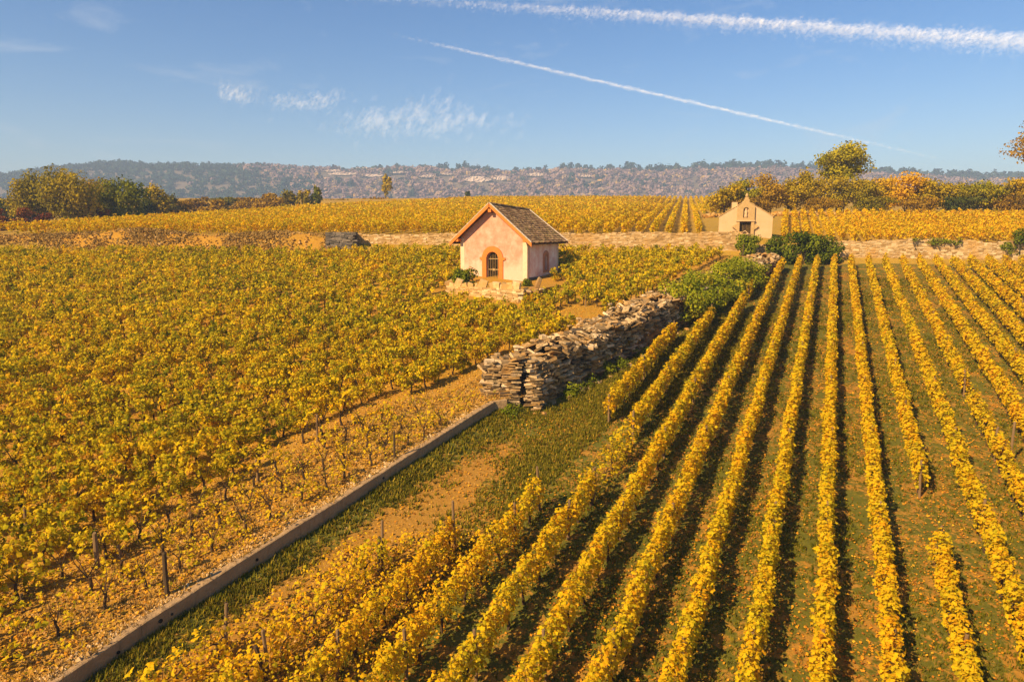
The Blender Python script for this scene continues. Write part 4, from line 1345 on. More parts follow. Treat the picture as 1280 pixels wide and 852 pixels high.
# ------------------------------------------------------------------ stakes standing apart
def terr_un(px, py):
    d = ray(px, py); t = (CAMZ - STEP) / (SL * d[1] - d[2]); return np.array([0, 0, CAMZ]) + t * d
def low_un(px, py):
    d = ray(px, py); t = CAMZ / (SL * d[1] - d[2]); return np.array([0, 0, CAMZ]) + t * d
STK = [(209, 742, 54, 0, 'thick upright dark wooden stake standing on the edge of the concrete wall', M_POST_DARK),
       (122, 710, 46, .04, 'weathered brown stake among the vines in the lower left', M_POST),
       (34, 668, 34, -.05, 'leaning brown stake near the left edge of the terrace', M_POST),
       (150, 697, 17, 0, 'short pale stub of a stake in the lower left vines', M_POST),
       (322, 600, 26, 0, 'short ochre stake among leaves above the concrete wall', M_POST),
       (397, 552, 33, .03, 'slim grey stake in the middle of the terrace vines', M_POST),
       (493, 572, 32, 0, 'slim stake near the far end of the concrete wall', M_POST_DARK),
       (664, 420, 26, 0, 'thin stake in the clear patch below the hut', M_POST_DARK),
       (732, 384, 14, 0, 'small stake between the vines right of the hut', M_POST),
       (30, 765, 24, 0, 'short twin stub of a stake at the lower left edge', M_POST_DARK)]
for (px, py, hp, ln_, lab, m) in STK:
    p = terr_un(px, py)
    hgt = hp / FPX * p[1] * 1.12
    o = put('wooden_stake', mesh_np('wooden_stake', *post_vf(hgt, .055 if hp > 40 else .04, px)), None, m)
    o.location = tuple(p); o.rotation_euler = (ln_, ln_, 0)
    tag(o, lab, 'stake', 'wooden stakes in the vineyards')
for (px, py, hp, ln_, lab, m) in [(334, 856, 54, -.22, 'leaning dark stake at the bottom edge among sparse vines', M_POST_DARK), (474, 716, 46, .02, 'dark stake wrapped by a leafy shoot beside the dirt track', M_POST_DARK),
                                  (1262, 580, 50, 0, 'pale yellow stake topped by a leaf tuft at the right edge', M_POST), (402, 838, 34, .05, 'dark stub of a stake among orange leaves at the bottom', M_POST_DARK)]:
    p = low_un(px, py)
    o = put('wooden_stake', mesh_np('wooden_stake', *post_vf(hp / FPX * p[1] * 1.15, .045, px)), None, m)
    o.location = tuple(p); o.rotation_euler = (0, ln_, 0)
    tag(o, lab, 'stake', 'wooden stakes in the vineyards')

# ------------------------------------------------------------------ upper fields
def lod_up(y):
    if y < 80: return 1, 66, .23
    if y < 110: return 1, 34, .30
    return 1, 15, .44
# right of the chapel: rows climbing away from the wall
k = 0
US = math.tan(R(21.6))
for i in range(0, 46):
    x0 = 25.6 + 1.12 * i
    def xf(y, x0=x0): return x0 + (y - 65) * US
    y0 = float(yb(x0)) + 1.4; y1 = 91.0 - .02 * x0
    if x0 > .78 * 66 + 2 and x0 + (y1 - 65) * US > .78 * y1 + 2: continue
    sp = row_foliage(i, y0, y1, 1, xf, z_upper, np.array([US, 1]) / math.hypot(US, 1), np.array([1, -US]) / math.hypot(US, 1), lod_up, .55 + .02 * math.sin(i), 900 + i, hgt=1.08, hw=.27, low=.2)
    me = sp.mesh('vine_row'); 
    o = put('vine_row', me, None, M_VINE)
    tag(o, 'golden vine row in the field above the right wall, %s from the chapel' % ORD[i], 'vine row', 'rows of vines above the right boundary wall')
# left of the chapel: rows running obliquely
ua = R(14)
ud = np.array([math.sin(ua), math.cos(ua)]); un_ = np.array([ud[1], -ud[0]])
mass = Soup()
nrow = 0
for i in range(0, 126):
    # row starting point along the wall line, stepping perpendicular
    off = -95 + i * 1.42
    p0 = np.array([0, 65.3]) + un_ * off
    ts = np.arange(-160, 260, 1.5)
    pts = p0[None] + ts[:, None] * ud[None]
    x, y = pts[:, 0], pts[:, 1]
    ok = (y > yb(x) + 1.3) & (y < 203) & (x > x_left(y) + .8) & (np.abs(x) < .79 * y + 3)
    ok &= ~((x > 24.6 + (y - 65) * .36) & (y < 96)) & ~((x > 19.9) & (y < 70.8))
    ok &= (x < 26 + (y - 96) * .42) | (y < 96)
    runs = []; st = None
    for q in range(len(ok)):
        if ok[q] and st is None: st = q
        if st is not None and (not ok[q] or q == len(ok) - 1): runs.append((q - st, st, q)); st = None
    if not runs: continue
    ln_, q0, q1 = max(runs)
    if ln_ < 4: continue
    ok = np.zeros(len(ok), bool); ok[q0:q1] = True
    ya, yz = y[ok].min(), y[ok].max()
    xf = lambda yy_, p0=p0: p0[0] + (yy_ - p0[1]) * ud[0] / ud[1]
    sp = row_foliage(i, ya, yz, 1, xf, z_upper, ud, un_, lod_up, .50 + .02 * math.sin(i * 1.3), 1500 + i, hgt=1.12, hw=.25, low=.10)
    # rows that can be told apart to the right of the hut are things
    if x[ok].mean() / y[ok].mean() > .09 and nrow < 40:
        o = put('vine_row', sp.mesh('vine_row'), None, M_VINE)
        tag(o, 'slanting vine row in the upper field behind the hut roof, %s from the chapel side' % ORD[nrow], 'vine row', 'slanting vine rows of the upper field'); nrow += 1
        continue
    mass.V += sp.V; mass.F += [f + mass.n for f in sp.F]; mass.T += sp.T; mass.n += sp.n
me = mesh_np('upper_vineyard', np.concatenate(mass.V), np.concatenate(mass.F), np.concatenate(mass.T))
tag(put('upper_vineyard', me, None, M_VINE), 'golden upper vineyard stretching behind the rubble bank and the hut', kind='stuff')

# ------------------------------------------------------------------ trees
def tree(name, label, cat, base, height, rx, ry, crown0, mat, n, size, seed, tone=.5, lobes=26, trunk_r=.18, group=None, stems=1):
    r = random.Random(seed); rng = np.random.default_rng(seed)
    root = thing(name, label, cat, tuple(float(v) for v in base), r.uniform(-.4, .4), group)
    cz = (height + crown0) / 2; rz = (height - crown0) / 2
    cl = []
    for k in range(lobes):
        D = rng.normal(0, 1, 3); D /= np.linalg.norm(D)
        q = rng.uniform(.35, .95)
        s = rng.uniform(.24, .42)
        if D[2] < -.2: q *= .85
        c = np.array([D[0] * rx * q * (1 - s * .5), D[1] * ry * q * (1 - s * .5), cz + D[2] * rz * q * (1 - s * .4)])
        cl.append((c, (s * rx * 1.05, s * ry * 1.05, s * rz * rng.uniform(.8, 1.15))))
    parts = []
    for st in range(stems):
        bx_ = np.array([r.uniform(-.35, .35) * (stems > 1) * rx * .5, r.uniform(-.2, .2) * (stems > 1), -.3])
        m = np.array([bx_[0] * .6 + r.uniform(-.15, .15), bx_[1] * .5, max(.3, crown0 * .9 + .2)])
        t = np.array([r.uniform(-.2, .2) * rx, r.uniform(-.2, .2) * ry, height * .82])
        tr = trunk_r / math.sqrt(stems)
        parts.append(tube([bx_, (bx_ + m) / 2 + r.uniform(-.06, .06), m, (m + t) / 2 + r.uniform(-.2, .2), t], [tr * 1.25, tr, tr * .85, tr * .5, tr * .12], 7))
        for k in range(7):
            c = cl[(k * 3 + st) % len(cl)][0]
            s0 = m + (t - m) * r.uniform(0, .6)
            parts.append(tube([s0, (s0 + c) / 2 + np.array([0, 0, -.1 * rz]), c], [tr * .42, tr * .25, tr * .06], 5))
    put('trunk', mesh_np('trunk', *join_vf(parts)), root, M_BARK)
    put('crown', bush_leaves(cl, n, size, tone, 1, seed, shell=.75, jit=.7).mesh('crown'), root, mat)
    return root
def tree_px(name, label, cat, px, pbase, ptop, wpx, y, mat, n, seed, tone=.5, c0=.12, group=None, lobes=26, stems=1, size=None):
    b = at_depth(px, pbase, y); t = at_depth(px, ptop, y)
    zg = float(z_upper(np.array(b[0]), np.array(y)))
    zb = min(b[2], zg) if zg < b[2] + 3 else b[2]
    h = t[2] - zb
    rx = wpx / 2 / FPX * y * 1.25
    h *= 1.06
    return tree(name, label, cat, (b[0], y, zb), h, rx, rx * .85, h * c0, M_TREE[mat], n, size or max(.24, .0034 * y), seed, tone, lobes, .02 * h + .06, group, stems)
G1 = 'trees in the clump on the left'
tree_px('tree', 'tall olive-gold tree, biggest of the left clump', 'tree', 88, 274, 208, 76, 104, 'olive', 7000, 1, .60, .0, G1, 40)
tree_px('tree', 'olive tree at the left end of the clump behind red shrubs', 'tree', 44, 276, 218, 54, 108, 'olive', 4800, 2, .50, .0, G1, 34)
tree_px('tree', 'dark green rounded tree at the right end of the left clump', 'tree', 154, 266, 221, 58, 112, 'green', 5000, 3, .36, .0, G1, 34)
tree_px('tree', 'brownish tree between the tall gold and dark green trees of the left clump', 'tree', 124, 268, 223, 52, 116, 'brown', 4200, 4, .50, .0, G1, 30)
tree_px('tree', 'small pale gold tree right of the left clump', 'tree', 199, 262, 232, 34, 128, 'gold', 1900, 5, .30, .04, G1)
G2 = 'shrubs along the upper field edge'
tree_px('shrub', 'dark red shrub at the foot of the left clump', 'shrub', 38, 282, 258, 40, 99, 'red', 2000, 6, .45, 0, G2, 18, 3)
tree_px('shrub', 'dark red shrub cut by the left edge of the photo', 'shrub', 5, 283, 262, 34, 98, 'red', 1500, 7, .6, 0, G2, 16, 3)
tree_px('shrub', 'brown-red bush under the brown tree of the left clump', 'shrub', 122, 270, 250, 34, 108, 'red', 1300, 8, .75, 0, G2, 14, 3)
tree_px('shrub', 'low dark bush at the right foot of the left clump', 'shrub', 185, 264, 246, 32, 125, 'dark', 1200, 9, .6, 0, G2, 14, 3)
tree_px('shrub', 'low brown bush between the clump and the far shrubs', 'shrub', 222, 263, 250, 36, 130, 'brown', 1200, 10, .45, 0, G2, 14, 3)
tree_px('shrub', 'pale brown bush left of the three far bushes', 'shrub', 266, 262, 248, 34, 138, 'brown', 1100, 11, .7, 0, G2, 14, 3)
tree_px('shrub', 'olive brown far bush, left of the three', 'shrub', 335, 259, 242, 38, 150, 'brown', 1300, 12, .65, 0, G2, 16, 3)
tree_px('shrub', 'small yellow-green tree in the middle of the three far bushes', 'shrub', 363, 257, 236, 22, 156, 'gold', 900, 13, .25, .05, G2, 14, 2)
tree_px('shrub', 'yellow-green upright bush beside the dark far bush', 'shrub', 382, 257, 236, 16, 157, 'gold', 700, 14, .3, .05, G2, 12, 2)
tree_px('shrub', 'dark green upright bush, right of the three far bushes', 'shrub', 395, 257, 232, 16, 158, 'green', 900, 15, .35, .03, G2, 14, 2)
tree_px('tree', 'slender pale yellow poplar standing far behind the upper field', 'tree', 482, 254, 216, 14, 225, 'gold', 500, 16, .45, .1, None, 14)
tree_px('tree', 'tiny dark cypress far behind the upper field', 'tree', 585, 252, 236, 7, 230, 'dark', 260, 17, .4, .05, None, 10)
tree_px('shrub', 'brown scrub on the upper field edge left of the far pale wall', 'shrub', 465, 256, 247, 60, 205, 'brown', 900, 18, .6, 0, G2, 16, 3)
tree_px('shrub', 'far brown scrub beyond the three bushes', 'shrub', 300, 260, 251, 40, 160, 'brown', 800, 19, .5, 0, G2, 14, 3)
for q, (px, pb, pt, w_, y, m, tn, lab) in enumerate([(12, 270, 246, 40, 125, 'dark', .7, 'dark bush behind the red shrubs at the left edge'), (212, 258, 243, 30, 150, 'olive', .3, 'dark olive bush just right of the small pale gold tree'),
        (245, 258, 246, 40, 165, 'brown', .35, 'far brown thicket right of the left clump'), (285, 257, 247, 36, 175, 'olive', .35, 'low olive thicket along the far field edge'), (312, 256, 246, 34, 185, 'brown', .55, 'tawny thicket left of the three far bushes'),
        (420, 255, 249, 34, 200, 'brown', .5, 'low scrub right of the dark far bush'), (60, 268, 240, 44, 128, 'olive', .35, 'dark olive tree filling the gap behind the left clump'), (104, 266, 232, 40, 130, 'brown', .45, 'brown tree behind the tall gold tree of the left clump')]):  # low tone values give darker leaves
    tree_px('shrub', lab, 'shrub', px, pb, pt, w_, y, m, 1500, 300 + q, tn, 0.0, G2, 20, 3)
G3 = 'hedgerow trees above the right field'
HR = [(903, 252, 226, 38, 97, 'gold', .28, 'yellow-green bush at the left end of the hedgerow by the chapel'),
      (928, 254, 221, 34, 99, 'green', .62, 'olive bush second from the left end of the hedgerow'),
      (957, 258, 219, 40, 99, 'brown', .72, 'reddish-brown rounded bush in the hedgerow above the chapel'),
      (986, 258, 221, 36, 99, 'gold', .28, 'olive-gold bush between the brown bush and the tall tree'),
      (1014, 260, 214, 36, 101, 'gold', .20, 'amber bush at the left foot of the tall tree'),
      (1050, 262, 219, 46, 99, 'olive', .70, 'broad olive bush below the tall tree'),
      (1078, 262, 224, 36, 98, 'gold', .15, 'darker olive bush right of the tall tree'),
      (1104, 262, 220, 34, 102, 'gold', .5, 'amber bush standing back in the hedgerow'),
      (1132, 263, 218, 40, 98, 'orange', .80, 'bright orange-yellow maple bush in the middle of the right hedgerow'),
      (1160, 265, 226, 36, 97, 'gold', .22, 'yellow-olive bush right of the bright orange maple'),
      (1190, 266, 225, 46, 97, 'olive', .55, 'dark olive broad bush in the right hedgerow'),
      (1222, 266, 228, 36, 96, 'green', .60, 'green-gold bush near the right end of the hedgerow'),
      (1245, 266, 228, 32, 98, 'olive', .35, 'dark olive bush near the right edge of the photo'),  # lower tone, darker leaves
      (1270, 266, 222, 40, 97, 'gold', .4, 'golden bush cut by the right edge of the photo'),
      (1308, 266, 220, 44, 98, 'olive', .55, 'olive bush beyond the right edge')]
for q, (px, pb, pt, w_, y, m, tn, lab) in enumerate(HR):
    if px > 1290: continue
    tree_px('hedgerow_tree', lab, 'bush', px, pb, pt, w_ * 1.3, y, m, 3300, 50 + q, tn + .16, 0.0, G3, 28, 3, .30)
for q, (px, m, tn, lab) in enumerate([(940, 'brown', .4, 'low brown scrub under the left part of the hedgerow'), (1025, 'brown', .5, 'low russet scrub under the tall tree'), (1090, 'olive', .4, 'low olive scrub in the middle of the hedgerow'), (1148, 'brown', .6, 'low tawny scrub under the orange maple'), (1205, 'dark', .7, 'low dark scrub under the right part of the hedgerow'), (1262, 'brown', .45, 'low reddish scrub at the right edge of the hedgerow')]):
    tree_px('hedgerow_shrub', lab, 'scrub', px, 264, 243, 60, 94.5, m, 1500, 80 + q, tn, 0.0, G3, 18, 3, .24)
tree_px('tree', 'tall yellow-green tree rising above the right hedgerow', 'tree', 1047, 262, 180, 66, 103, 'green', 6500, 70, .92, .36, None, 34, 1, .32)
# tree at the right edge, only its outer twigs in view
b = at_depth(1336, 262, 84)
tree('tree', 'brown-leaved tree reaching in from the right edge above the hedgerow', 'tree', (b[0], 84, float(z_upper(np.array(b[0]), np.array(84.0)))), 13.4, 8.0, 7, 5.6, M_TREE['brown'], 15000, .27, 71, .62, 60, .3)

# ------------------------------------------------------------------ stones along the far edge of the right upper field, far pale wall
pl = StonePile()
for q in range(420):
    x = random.uniform(24, 62); y = 92.2 + random.uniform(-.5, 1.2) - .02 * x
    s = random.uniform(.25, .8)
    pl.add((x, y, float(z_upper(np.array(x), np.array(y))) + random.uniform(0, .35)), (s, s, s * .5), rotm(random.uniform(-.4, .4), random.uniform(-.4, .4), random.uniform(0, 6)))
V, F = join_vf([((STONES[k][0] * s) @ r.T + c, STONES[k][1]) for (c, s, r, k) in pl.items])
tag(put('stone_heap', mesh_np('stone_heap', V, F), None, M_PEBBLE), 'line of cleared field stones at the foot of the hedgerow', kind='stuff')
fw0 = at_depth(509, 254, 207); fw1 = at_depth(597, 254, 207)
fwall = thing('far_wall', 'far pale wall at the top edge of the upper field', 'wall', (float(fw0[0]), 207, float(fw0[2]) - 1.2))
Lf = float(fw1[0] - fw0[0])
for q in range(5):
    vf_obj('panel', box(q * Lf / 5 + .01, (q + 1) * Lf / 5 - .01, 0, .5, 0, 2.35 + .05 * (q % 2)), M_RENDER, fwall)
vf_obj('coping', box(-.1, Lf + .1, -.1, .6, 2.41, 2.52), M_STONE_PALE, fwall)

# ------------------------------------------------------------------ the far wood
ROCKS = []
for (px, py, w_, h_) in [(432, 219, 34, 4), (470, 221, 26, 3.5), (418, 215, 20, 3), (597, 226, 30, 7), (560, 219, 22, 3), (625, 224, 20, 6), (668, 220, 22, 4), (535, 222, 18, 3.5), (500, 217, 20, 2.5), (690, 214, 16, 2.5), (455, 212, 24, 3), (640, 217, 26, 3), (730, 222, 18, 3)]:
    d = ray(px, py); y = 900.0
    while y < 1290 and z_hill(np.array(d[0] * y / d[1]), np.array(y)) < CAMZ + d[2] * y / d[1]: y += 2
    ROCKS.append((d[0] * y / d[1], y - 12, CAMZ + d[2] * y / d[1] + 1.5, w_ / FPX * y * 1.15, h_ / FPX * y * 1.05))
def off_rocks(x, y):
    ok = np.ones(len(x), bool)
    for (cx, cy, cz, wm, hm) in ROCKS: ok &= ~((np.abs(x - cx) < wm * .5) & (y > cy - 40) & (y < cy + 3))
    return ok
def wood(n, xr, yr, pick, mat, name, label, hr, wr, seed, quads, conif=False):
    rng = np.random.default_rng(seed)
    x = rng.uniform(*xr, n); y = rng.uniform(*yr, n)
    z = z_hill(x, y)
    vis = (z - CAMZ) / y > .030
    keep = vis & off_rocks(x, y) & pick(x, y, z, rng) & (np.abs(x) < .80 * y + 30)
    x, y, z = x[keep], y[keep], z[keep]
    m = len(x)
    h = rng.uniform(*hr, m); w = rng.uniform(*wr, m)
    t = rng.normal(.45, .2, m)
    D = rng.normal(0, 1, (m, quads, 3)); D /= np.linalg.norm(D, axis=2, keepdims=True)
    q = rng.uniform(.55, 1.05, (m, quads, 1))
    if conif:
        f = rng.beta(1.1, 1.6, (m, quads))
        P = np.stack([x[:, None] + D[..., 0] * w[:, None] * .5 * (1 - f), y[:, None] + D[..., 1] * w[:, None] * .5 * (1 - f), z[:, None] + f * h[:, None]], -1)
    else:
        P = np.stack([x[:, None] + D[..., 0] * q[..., 0] * w[:, None] * .5, y[:, None] + D[..., 1] * q[..., 0] * w[:, None] * .5, z[:, None] + h[:, None] * .5 + D[..., 2] * q[..., 0] * h[:, None] * .5], -1)
    N = D.copy(); N[..., 2] += .4
    tone = (t[:, None] + rng.normal(0, .10, (m, quads))).ravel()
    V, F, T = leaves(P.reshape(-1, 3), N.reshape(-1, 3), (np.repeat(w, quads) * rng.uniform(.30, .50, m * quads)), tone, 1, rng, .4)
    return tag(put(name, mesh_np(name, V, F, T), None, mat), label, kind='stuff')
def conif_mask(x, y, z, rng):
    left = sstep(-330, -430, x + 60 * np.sin(y / 60) + .25 * (y - 1100))
    ridge = sstep(1190, 1260, y) * sstep(260, 420, x) 
    return rng.uniform(0, 1, len(x)) < np.clip(left * .92 + ridge * .75 + .07 + .22 * (wob2(x / 55, y / 55, 4) > .45), 0, 1)
wood(24000, (-1080, 1080), (700, 1300), lambda x, y, z, r: ~conif_mask(x, y, z, np.random.default_rng(3)) & (r.uniform(0, 1, len(x)) < .75 - .25 * (wob2(x / 70, y / 30, 9) > .25) * (y > 1050)), M_WOOD_MAUVE, 'hill_wood', 'far mauve-brown autumn wood covering the hill', (4, 10), (5, 14), 201, 20)
wood(9000, (-1080, 1080), (700, 1310), lambda x, y, z, r: conif_mask(x, y, z, r), M_CONIFER, 'hill_conifers', 'far blue-green conifers on the left shoulder and ridge of the hill', (7, 12), (8, 13), 202, 22)
wood(1500, (-1080, 1080), (1225, 1300), lambda x, y, z, r: (x > -250) & (r.uniform(0, 1, len(x)) < .30 + .5 * (x > 250)), M_CONIFER, 'ridge_trees', 'round blue-green pines along the ridge of the hill', (9, 21), (9, 18), 203, 50)
# pale rock faces near the top of the hill
for q, (cx, cy, cz, wm, hm) in enumerate(ROCKS):
    c = np.array([cx, cy, cz])
    nx, nz = 18, 6
    rng = np.random.default_rng(q)
    V = []
    for a in range(nx):
        for b_ in range(nz):
            u = a / (nx - 1) - .5; v = b_ / (nz - 1) - .5
            taper = 1 - (2 * abs(u)) ** 2.2 * .8
            V.append((c[0] + u * wm, c[1] + 7 * v + rng.uniform(-2, 2) + 10 * u * u, c[2] + v * hm * taper + rng.uniform(-.6, .6)))
    F = []
    for a in range(nx - 1):
        for b_ in range(nz - 1):
            i0 = a * nz + b_; F += [(i0, i0 + nz, i0 + nz + 1), (i0, i0 + nz + 1, i0 + 1)]
    V = np.array(V); nV = len(V)
    back = V + np.array([0, 14, -1.0]); F = np.array(F)
    rim = [a * nz for a in range(nx)] + [(nx - 1) * nz + b_ for b_ in range(1, nz)] + [a * nz + nz - 1 for a in range(nx - 2, -1, -1)] + [b_ for b_ in range(nz - 2, 0, -1)]
    sides = []
    for k in range(len(rim)):
        a, b_ = rim[k], rim[(k + 1) % len(rim)]; sides += [(a, a + nV, b_ + nV), (a, b_ + nV, b_)]
    o = put('rock_face', mesh_np('rock_face', np.concatenate([V, back]), np.concatenate([F, F[:, ::-1] + nV, np.array(sides)])), None, M_CLIFF)
    tag(o, 'pale limestone rock face high on the far hill, %s from the left of its line' % ORD[q], 'rock face', 'rock faces on the hill')

# ------------------------------------------------------------------ ground litter
def litter(n, xr, yr, ok, zf, size, mat, name, label, tone=(0.5, .25), seed=5, lift=.02, parent=None, jit=.35):
    rng = np.random.default_rng(seed)
    y = yr[0] + (yr[1] - yr[0]) * rng.uniform(0, 1, n) ** 1.5
    x = rng.uniform(0, 1, n) * (xr[1] - xr[0]) + xr[0]
    k = ok(x, y, rng) & (np.abs(x) < .78 * y + 2)
    x, y = x[k], y[k]
    P = np.stack([x, y, zf(x, y) + lift + rng.uniform(0, .03, len(x))], -1)
    N = np.tile(np.array([0, 0, 1.0]), (len(x), 1))
    V, F, T = leaves(P, N, size * rng.uniform(.6, 1.2, len(x)), rng.normal(tone[0], tone[1], len(x)), 1, rng, jit)
    return tag(put(name, mesh_np(name, V, F, T), None, mat), label, kind='stuff')
litter(230000, (-14, 46), (8, 58), lambda x, y, r: (x > xb(y) + 1.2) & (wob2(x * 1.3, y * .8, 3) + r.normal(0, .45, len(x)) > -.2), z_lower, .070, M_FALLEN, 'fallen_leaves', 'orange vine leaves fallen between the rows of the lower vineyard', (.62, .28), 6, .03)
litter(130000, (-40, 20), (8, 45), lambda x, y, r: (x < xb(y) - .3), z_terr, .085, M_FALLEN, 'leaf_litter', 'yellow and brown leaves littering the terrace soil', (.35, .3), 7, .03)

def grass(n, xr, yr, ok, zf, hgt, mat, name, label, tone, seed, blades=4):
    rng = np.random.default_rng(seed)
    y = yr[0] + (yr[1] - yr[0]) * rng.uniform(0, 1, n) ** 1.4
    x = xb(y) + rng.uniform(*xr, n)
    k = ok(x, y, rng) & (np.abs(x) < .79 * y + 2); x, y = x[k], y[k]; m = len(x)
    z = zf(x, y)
    a = rng.uniform(0, 6.28, (m, blades)); h = hgt * rng.uniform(.5, 1.3, (m, blades)); w = .010 + .0009 * y[:, None]
    bx = x[:, None] + rng.normal(0, .04, (m, blades)); by = y[:, None] + rng.normal(0, .04, (m, blades))
    lean = rng.uniform(.2, .8, (m, blades)) * h
    A = np.stack([bx - w * np.sin(a), by + w * np.cos(a), np.broadcast_to(z[:, None] - .01, bx.shape)], -1)
    B = np.stack([bx + w * np.sin(a), by - w * np.cos(a), np.broadcast_to(z[:, None] - .01, bx.shape)], -1)
    C = np.stack([bx + lean * np.cos(a), by + lean * np.sin(a), z[:, None] + h], -1)
    V = np.stack([A, B, C], 2).reshape(-1, 3)
    F = np.arange(len(V)).reshape(-1, 3)
    T = np.clip(np.repeat(rng.normal(tone, .15, m), blades) + rng.normal(0, .1, m * blades), 0, 1)
    return tag(put(name, mesh_np(name, V, F, T), None, mat), label, kind='stuff')
def ok_track(x, y, r):
    u = x - xb(y)
    band = np.exp(-((u - 2.2) / 1.15) ** 2) * (1 - sstep(24, 28, y))
    keepf = 1 - .8 * sstep(.9, 1.4, u) * (1 - sstep(18.5, 22, y))
    return (r.uniform(0, 1, len(x)) < keepf) & (r.uniform(0, 1, len(x)) > .85 * band + .45 * (wob2(x * 1.1, y * 1.1, 8) + r.normal(0, .25, len(x)) < .1))
grass(46000, (.12, 5.2), (9, 44), ok_track, z_lower, .12, M_GRASS, 'track_grass', 'tufted green grass along the track and under the stone wall', .58, 12, 4)
grass(80000, (4.5, 40), (8, 56), lambda x, y, r: wob2(x * .9, y * .5, 6) + r.normal(0, .4, len(x)) > .0, z_lower, .10, M_GRASS, 'row_grass', 'short dark grass between the vine rows', .40, 13, 4)
grass(12000, (-4.0, .02), (9, 60), lambda x, y, r: r.uniform(0, 1, len(x)) > .3, z_terr, .10, M_DRY, 'dry_grass', 'thin dry grass along the terrace edge', .5, 14, 3)
def bank_z(x, y):
    u = np.clip((y - yb(x) + 2.3) / 3, 0, 1)
    z2 = z_upper(x, np.full_like(x, 66.0)); hm = .55 * np.exp(-((x + 35.5) / 4.5) ** 2) + .3 * np.exp(-((x + 22) / 3) ** 2)
    return z_terr(x, y) * (1 - sstep(0, .9, u)) + (z2 + hm) * sstep(0, .9, u)
rng = np.random.default_rng(44)
n = 17000
x = rng.uniform(-62, -15.5, n); y = yb(x) - 2.3 + 2.9 * rng.uniform(0, 1, n)
k = wob2(x * .7, y * .9, 3) + rng.normal(0, .3, n) > .0; x, y = x[k], y[k]
P = np.stack([x, y, bank_z(x, y) + .12], -1)
V, F, T = leaves(P, np.tile(np.array([0, -.7, .5]), (len(x), 1)), .24 * rng.uniform(.5, 1.2, len(x)), rng.normal(.38, .22, len(x)), 1, rng, .8)
tag(put('bank_grass', mesh_np('bank_grass', V, F, T), None, M_DRY), 'dry tawny grass tufts on the rubble bank', kind='stuff')

# low shoots and weeds with yellow leaves beside the track and on the terrace edge
def shoots(n, ur, yr, zf, name, label, tone, seed, hmax=.45):
    rng = np.random.default_rng(seed)
    m = n // 7
    y = rng.uniform(*yr, m); u = rng.uniform(*ur, m); x = xb(y) + u
    P = np.stack([x, y, zf(x, y)], -1)[:, None, :] + np.stack([rng.normal(0, .10, (m, 7)), rng.normal(0, .10, (m, 7)), rng.uniform(.03, hmax, (m, 7))], -1)
    t = np.repeat(rng.normal(tone, .10, m), 7) + rng.normal(0, .08, m * 7)
    V, F, T = leaves(P.reshape(-1, 3), np.tile(np.array([-.3, -.3, .8]), (m * 7, 1)), .085 * rng.uniform(.6, 1.3, m * 7), t, 1, rng, .7)
    return tag(put(name, mesh_np(name, V, F, T), None, M_VINE), label, kind='stuff')
shoots(6300, (1.5, 6.5), (9, 18.5), z_lower, 'low_shoots', 'low orange-leaved shoots and weeds beside the dirt track', .58, 61)
shoots(3000, (-3.6, -.3), (10, 28), z_terr, 'terrace_shoots', 'small yellow shoots on the gravel above the concrete wall', .46, 62, .5)

# gravel on the terrace edge and pebbles on the track
rng = np.random.default_rng(21)
def pebbles(n, xr, yr, zf, sr, name, label, seed, powr=1.6, mat=None):
    rng = np.random.default_rng(seed)
    y = yr[0] + (yr[1] - yr[0]) * rng.uniform(0, 1, n) ** powr
    u = xr[0] + (xr[1] - xr[0]) * rng.uniform(0, 1, n) ** 1.3
    x = xb(y) + u
    k = np.abs(x) < .78 * y + 1; x, y = x[k], y[k]
    m = len(x)
    s = rng.uniform(*sr, m) * (1 + .6 * (rng.uniform(0, 1, m) > .93))
    base = np.array([(-.5, -.4, 0), (.45, -.5, 0), (.55, .4, 0), (-.4, .5, 0), (0, 0, .55)])
    th = rng.uniform(0, 6.28, m)
    B = np.tile(base, (m, 1, 1)) * rng.uniform(.7, 1.25, (m, 5, 3)) * s[:, None, None]
    X_ = B[..., 0] * np.cos(th)[:, None] - B[..., 1] * np.sin(th)[:, None]; Y_ = B[..., 0] * np.sin(th)[:, None] + B[..., 1] * np.cos(th)[:, None]
    V = np.stack([X_ + x[:, None], Y_ + y[:, None], B[..., 2] + zf(x, y)[:, None] - .005], -1).reshape(-1, 3)
    F = np.array([(0, 1, 4), (1, 2, 4), (2, 3, 4), (3, 0, 4)])[None] + (np.arange(m) * 5)[:, None, None]
    return tag(put(name, mesh_np(name, V, F.reshape(-1, 3)), None, mat or M_PEBBLE), label, kind='stuff')
pebbles(34000, (-.12, -5.0), (9, 34), z_terr, (.02, .06), 'gravel', 'pale limestone gravel on the terrace edge above the concrete wall', 3)
pebbles(1500, (-.10, -.42), (9, 27), z_terr, (.03, .085), 'edge_gravel', 'whitish stones lining the top of the concrete wall', 4, mat=M_STONE_PALE)
pebbles(9000, (.5, 4.5), (9, 30), z_lower, (.012, .045), 'track_pebbles', 'scattered pebbles on the dirt track', 5)

